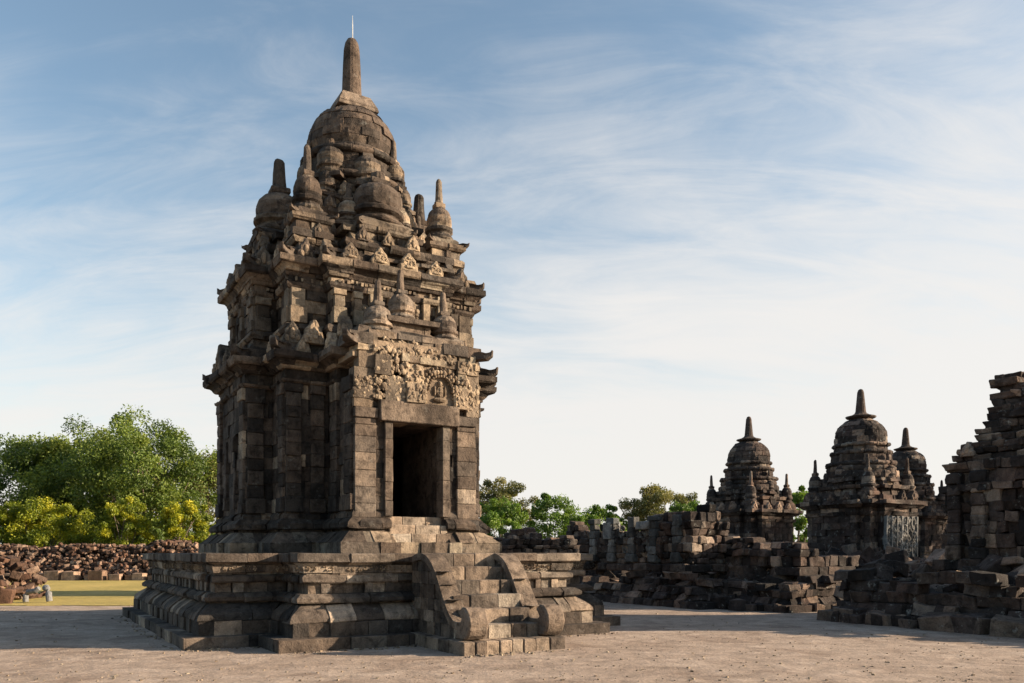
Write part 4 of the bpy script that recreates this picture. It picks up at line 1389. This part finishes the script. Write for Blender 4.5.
# tumbled base between tower and low wall
mx, my = row_pos(5.2, 9.0)
ruin((mx, my), 'tumbled temple base with a sunlit block corner between the tower and the low wall', 44, None, (3.6, 2.0, 1.0), lambda x, y: 1.25 - 0.28 * x, 2.2, 0.5, plan=[(-2.4, -1.4), (2.4, -1.4), (2.4, 1.4), (-2.4, 1.4)], platkeep=0.05)

# ---- heaps and single fallen stones
def stone_pile(name, label, seed, n, place, mat, size=(0.12, 0.3), kind='stuff', cat='rubble'):
    R = random.Random(seed); mb = MB()
    for _ in range(n):
        x, y, z = place(R)
        s = R.uniform(*size)
        m4 = Matrix.Translation((x, y, z)) @ Matrix.Rotation(R.uniform(0, 6.3), 4, 'Z') @ Matrix.Rotation(R.gauss(0, 0.35), 4, 'X') @ Matrix.Rotation(R.gauss(0, 0.35), 4, 'Y')
        mb.hull8(m4, s * R.uniform(0.8, 1.5), s * R.uniform(0.6, 1.1), s * R.uniform(0.5, 0.9), rt(R, 0.12, 0.75, 0.12), R, 0.18)
    o = mb.build(name, mat, bevel=0.02, wear=False)
    return tag(o, label, cat, kind=kind)


def heap_fn(u0, u1, v0, v1, h):
    def f(R):
        u = R.uniform(u0, u1); v = R.uniform(v0, v1)
        e = min(1, (u - u0) / 1.2, (u1 - u) / 1.2)
        hh = h * max(0.1, e) * (0.65 + 0.6 * mnoise.noise(Vector((u * 0.5, v * 0.5, 2))))
        x, y = row_pos(u, v)
        return x, y, max(0.08, hh * math.sqrt(R.random()))
    return f


stone_pile('rubble', 'heap of dark fallen temple stones between the tower and the low wall', 51, 420, heap_fn(1.9, 6.5, 7.8, 11.2, 1.5), M['ruin'], (0.14, 0.34))
stone_pile('rubble', 'heap of dark fallen stones piled against the low roofless wall', 52, 300, heap_fn(0.6, 3.0, 9.8, 18, 0.9), M['ruin'], (0.12, 0.30))
stone_pile('rubble', 'heap of dark fallen stones around the foot of the tall tower', 53, 520, heap_fn(0.3, 4.0, -3.5, 4.6, 1.7), M['ruin'], (0.12, 0.30))
stone_pile('rubble', 'heap of dark fallen stones below the whitened carved panel', 54, 420, heap_fn(8.5, 16, 6, 16, 2.2), M['ruin'], (0.16, 0.36))
stone_pile('rubble', 'heap of dark fallen stones below the domed temple farthest left', 55, 420, heap_fn(8.5, 16.5, 16.5, 27, 2.3), M['ruin'], (0.16, 0.36))
stone_pile('rubble', 'far heap of dark fallen stones showing past the right end of the platform', 56, 300, heap_fn(0.5, 8, 20.5, 34, 1.6), M['ruin'], (0.16, 0.36))

# single stones in front of the ruins
R = random.Random(61)
stone_meshes = []
for k in range(8):
    mb = MB(); mb.hull8(Matrix.Identity(4), 1.3, 0.9, 0.75, rt(R, 0.15, 0.7, 0.1), R, 0.16); stone_meshes.append(mb.mesh('fallen_block', M['ruin']))
for k in range(95):
    v = R.choice((R.uniform(-2.5, 4.2), R.uniform(7.6, 19)));u = R.uniform(-0.05, 0.75) + (0.9 if v > 7 else 0)
    x, y = row_pos(u, v); s = R.uniform(0.12, 0.27)
    o = bpy.data.objects.new('fallen_block', R.choice(stone_meshes)); COL.objects.link(o)
    o.location = (x, y, s * 0.62); o.rotation_euler = (R.gauss(0, 0.12), R.gauss(0, 0.12), YAW + pi / 2 + R.gauss(0, 0.3)); o.scale = (s, s, s)
    b_ = o.modifiers.new('edge wear', 'BEVEL'); b_.width = 0.06; b_.segments = 1
    tag(o, 'dark weathered building stone lying in the row along the foot of the ruins', 'stone block', 'fallen stones along the ruins')

# ---- left background: long bank of collected stones
def bank(R):
    x = R.uniform(-46, -9.5)
    y = 50 + R.random() * 4.5 + 0.02 * x
    t = (y - 50) / 2.2
    h = 2.55 * min(1, 0.40 + t) * (0.85 + 0.3 * mnoise.noise(Vector((x * 0.25, 0, 3))))
    return x, y, max(0.15, h * R.random() ** 0.6)


stone_pile('rubble', 'long bank of reddish brown temple stones behind the lawn under the trees', 57, 15000, bank, M['rubble'], (0.06, 0.15))
R = random.Random(62)
lb = []
for k in range(5):
    mb = MB(); mb.hull8(Matrix.Identity(4), 1.2, 0.8, 0.8, rt(R, 0.45, 0.9, 0.3), R, 0.12); lb.append(mb.mesh('stone_block', M['rubble']))
x = -31.0
while x < -15.2:
    s = R.uniform(0.15, 0.36)
    o = bpy.data.objects.new('stone_block', R.choice(lb)); COL.objects.link(o)
    o.location = (x, 49.2 + R.uniform(-0.15, 0.15), s * 0.75); o.rotation_euler = (0, 0, R.gauss(0, 0.15)); o.scale = (s, s, s * R.uniform(0.8, 1.25))
    b_ = o.modifiers.new('edge wear', 'BEVEL'); b_.width = 0.06; b_.segments = 1
    tag(o, 'squared brown stone block set in the row before the long stone bank', 'stone block', 'blocks before the stone bank')
    x += s * R.uniform(2.1, 3.2)

# heap of pieces at the left edge of the lawn, with two worn curved stones
def lheap(R):
    x = R.uniform(-21, -17.1); y = 27.4 + R.random() * 3.0
    return x, y, max(0.12, 1.5 * R.random() * min(1, (-16.9 - x) / 1.0))


stone_pile('rubble', 'heap of brown broken stones at the left edge beside the lawn', 58, 200, lheap, M['rubble'], (0.08, 0.18))
R = random.Random(63)
mb = MB(); mb.hull8(Matrix.Translation((-16.45, 26.5, 0.24)) @ Matrix.Rotation(0.4, 4, 'Z') @ Matrix.Rotation(0.15, 4, 'Y'), 0.21, 0.2, 0.24, (0.42, 0.0, 0.5, 1), R, 0.15)
tag(mb.build('carved_block', M['rubble'], bevel=0.04), 'large tan stone block standing in front of the brown heap beside the lawn', 'stone block')


def curved_piece(name, pts, r, label):
    mb = MB(); rings = []
    for i, p in enumerate(pts):
        a = Vector(pts[max(0, i - 1)]); b = Vector(pts[min(len(pts) - 1, i + 1)]); d = (b - a).normalized()
        s = d.orthogonal().normalized(); u = d.cross(s)
        rr = r * (1.15 if i == 0 else 1)
        rings.append([tuple(Vector(p) + s * rr * cos(2 * pi * k / 10) + u * rr * sin(2 * pi * k / 10)) for k in range(10)])
    mb.solid_strip(rings, (0.5, 0.5, 0.5, 1))
    return tag(mb.build(name, M['greypiece'], smooth=False, bevel=0.01), label, 'stone fragment')


curved_piece('curved_stone', [(-16.05, 26.9, 0.05), (-16.05, 26.9, 0.28), (-15.98, 26.9, 0.37), (-15.85, 26.9, 0.40), (-15.72, 26.9, 0.42), (-15.60, 26.9, 0.50)], 0.085, 'bent grey worn stone piece propped up beside the tan block on the lawn')
curved_piece('curved_stone', [(-15.62, 27.3, 0.50), (-15.5, 27.2, 0.46), (-15.4, 27.1, 0.34), (-15.34, 27.0, 0.2), (-15.32, 27.0, 0.06)], 0.10, 'short arched grey stone piece lying alone on the lawn')


# ================================================================== TREES
def tree(name, label, loc, h, cr, seed, leaf, nclump, nleaf, lsize, trunk_h=None, cz=None, group=None, flat=1.0, stems=1, cat='tree'):
    R = random.Random(seed)
    t = thing(name, label, cat, (loc[0], loc[1], 0), R.uniform(0, 6), group)
    trunk_h = trunk_h or h * 0.3
    mb = MB()

    def limb(p, q, r0, r1, n=5, bend=0.3):
        rings = []
        d = (q - p)
        off = Vector((R.uniform(-1, 1), R.uniform(-1, 1), 0)) * bend
        for i in range(n + 1):
            f = i / n
            c = p + d * f + off * sin(pi * f)
            r = r0 + (r1 - r0) * f
            rings.append([(c.x + r * cos(2 * pi * k / 7), c.y + r * sin(2 * pi * k / 7), c.z) for k in range(7)])
        mb.solid_strip(rings, (0.4, 0.4, 0.4, 1))
    crown_c = Vector((0, 0, (h + trunk_h) / 2)); rz = (h - trunk_h) / 2
    forks = []
    for s in range(stems):
        b = Vector((R.uniform(-.3, .3) * (stems > 1), R.uniform(-.3, .3) * (stems > 1), -0.1))
        f = Vector((R.uniform(-0.3, 0.3) * stems, R.uniform(-0.3, 0.3) * stems, trunk_h))
        limb(b, f, h * 0.026, h * 0.018); forks.append(f)
    # clumps spread through the crown, fuller on its shell
    clumps = []
    tries = 0
    while len(clumps) < nclump and tries < 4000:
        tries += 1
        a = R.uniform(0, 2 * pi); zc = R.uniform(-1, 1); rad = R.uniform(0.35, 1.0) ** 0.6
        k = math.sqrt(1 - zc * zc)
        lump = 1 + 0.30 * mnoise.noise(Vector((cos(a) * k * 1.6 + seed, sin(a) * k * 1.6, zc * 1.6)))
        p = crown_c + Vector((cos(a) * k * cr * rad * lump, sin(a) * k * cr * rad * lump, (zc * rz * rad * lump) * (flat if zc < 0 else 1)))
        if p.z > h * 1.02: continue
        clumps.append(p)
    for p in clumps[:max(5, nclump // 5)]:
        f = R.choice(forks)
        limb(f, p, h * 0.010, h * 0.003, 4, 0.4)
    mb.build('trunk', M['bark'], t, smooth=True)
    lm = MB()
    for p in clumps:
        cs = cr * R.uniform(0.10, 0.25)
        bright = R.uniform(-0.1, 0.62)
        for _ in range(nleaf):
            d = Vector((R.gauss(0, 1), R.gauss(0, 1), R.gauss(0, 0.7)))
            if d.length > 1.7: d *= 1.7 / d.length * R.uniform(0.7, 1)
            q = p + d * cs * 0.60
            s = lsize * R.uniform(0.6, 1.3)
            nrm = (Vector((R.gauss(0, 1), R.gauss(0, 1), R.gauss(0.6, 0.8)))).normalized()
            a = nrm.orthogonal().normalized(); a.rotate(Matrix.Rotation(R.uniform(0, 6.3), 3, nrm)); b = nrm.cross(a)
            i = len(lm.v)
            lm.v += [tuple(q - a * s), tuple(q + b * s * 0.45 + nrm * s * 0.12), tuple(q + a * s), tuple(q - b * s * 0.45 + nrm * s * 0.12)]
            lm.face((i, i + 1, i + 2, i + 3), (min(1, max(0, bright + R.uniform(0, 0.45))), 0, 0, 1))
    lm.build('crown', leaf, t)
    return t


def at(px, d):
    return ((px - 512) / 815 * d, d)


G = 'broad green trees behind the stone bank'
tree('tree', 'broad green tree with the highest crown behind the long stone bank', at(150, 66), 13.0, 6.2, 71, M['leaf_green'], 147, 393, 0.128, 1.5, group=G)
tree('tree', 'broad green tree at the far left edge, lower crown behind the stone bank', at(12, 68), 10.8, 5.6, 72, M['leaf_green'], 124, 393, 0.128, 1.4, group=G)
tree('tree', 'broad dark green tree second from the left behind the stone bank', at(78, 72), 12.9, 5.8, 73, M['leaf_green'], 139, 393, 0.128, 1.5, group=G)
tree('tree', 'smaller green tree partly hidden by the left side of the tall temple', at(208, 70), 10.6, 4.2, 74, M['leaf_olive'], 93, 315, 0.121, 1.2, group=G)
Y = 'yellow green bushes above the stone bank'
tree('bush', 'yellow green bush half cut off by the left edge above the stone bank', at(0, 56), 5.3, 2.1, 75, M['leaf_yellow'], 88, 272, 0.083, 0.4, group=Y, cat='bush', stems=3)
tree('bush', 'wide yellow green bush second from the left above the stone bank', at(52, 57), 5.3, 2.8, 76, M['leaf_yellow'], 107, 272, 0.083, 0.4, group=Y, cat='bush', stems=3)
tree('bush', 'yellow bush in the middle above the stone bank, below the tallest tree', at(127, 56), 5.7, 1.9, 77, M['leaf_yellow'], 88, 272, 0.083, 0.4, group=Y, cat='bush', stems=3)
tree('bush', 'bright yellow bush beside the left side of the tall temple', at(183, 56), 5.6, 2.1, 78, M['leaf_yellow'], 99, 272, 0.083, 0.4, group=Y, cat='bush', stems=3)
D = 'distant trees behind the ruins'
tree('tree', 'pale olive flat-topped tree just right of the tall temple', at(500, 95), 10.2, 4.6, 81, M['leaf_olive'], 62, 236, 0.153, 4.6, group=D)
tree('tree', 'bright green tree below the pale olive crown right of the tall temple', at(500, 82), 6.8, 3.6, 82, M['leaf_mid'], 70, 262, 0.128, 0.8, group=D)
tree('tree', 'bright green spreading tree above the distant broken wall', at(552, 85), 7.6, 3.8, 83, M['leaf_mid'], 70, 236, 0.141, 1.0, group=D)
tree('tree', 'low green tree between the spreading tree and the grey-green domed crown', at(603, 90), 7.2, 3.6, 84, M['leaf_mid'], 62, 236, 0.141, 0.9, group=D)
tree('tree', 'grey green tree with domed crown rising behind the low roofless wall', at(664, 92), 9.4, 4.3, 85, M['leaf_olive'], 76, 288, 0.141, 3.4, group=D)
tree('tree', 'bright green tree just left of the domed temple farthest left', at(693, 80), 7.6, 2.6, 86, M['leaf_mid'], 52, 262, 0.128, 0.9, group=D)
tree('tree', 'bright green tree seen in the gap between two domed temples', at(798, 68), 8.0, 2.2, 87, M['leaf_mid'], 52, 288, 0.128, 0.9, group=D)
K = 'low dark bushes under the trees'
for k, px in enumerate((20, 62, 108, 150, 190, 222)):
    tree('bush', 'low dark green bush in the shade under the broad trees', at(px, 62 + (k % 3)), 3.6 + 0.5 * (k % 2), 2.6, 90 + k, M['leaf_green'], 45, 250, 0.126, 0.3, group=K, cat='bush', stems=2)
E = 'unseen trees added past the right edge for shade'  # off-frame trees put in to throw shade on the far ruins
tree('tree', 'unseen broad green tree added past the right edge to shade the low roofless wall', (37, 30.5), 10.5, 4.6, 101, M['leaf_green'], 80, 200, 0.2, 2.0, group=E)
tree('tree', 'unseen broad green tree added past the right edge to shade the whitened panel temple', (38, 38.5), 11.8, 5.0, 102, M['leaf_green'], 90, 200, 0.2, 2.0, group=E)
tree('tree', 'unseen broad green tree added past the right edge to shade the farthest ruins', (42, 46.5), 12, 5.0, 103, M['leaf_green'], 90, 200, 0.2, 2.0, group=E)
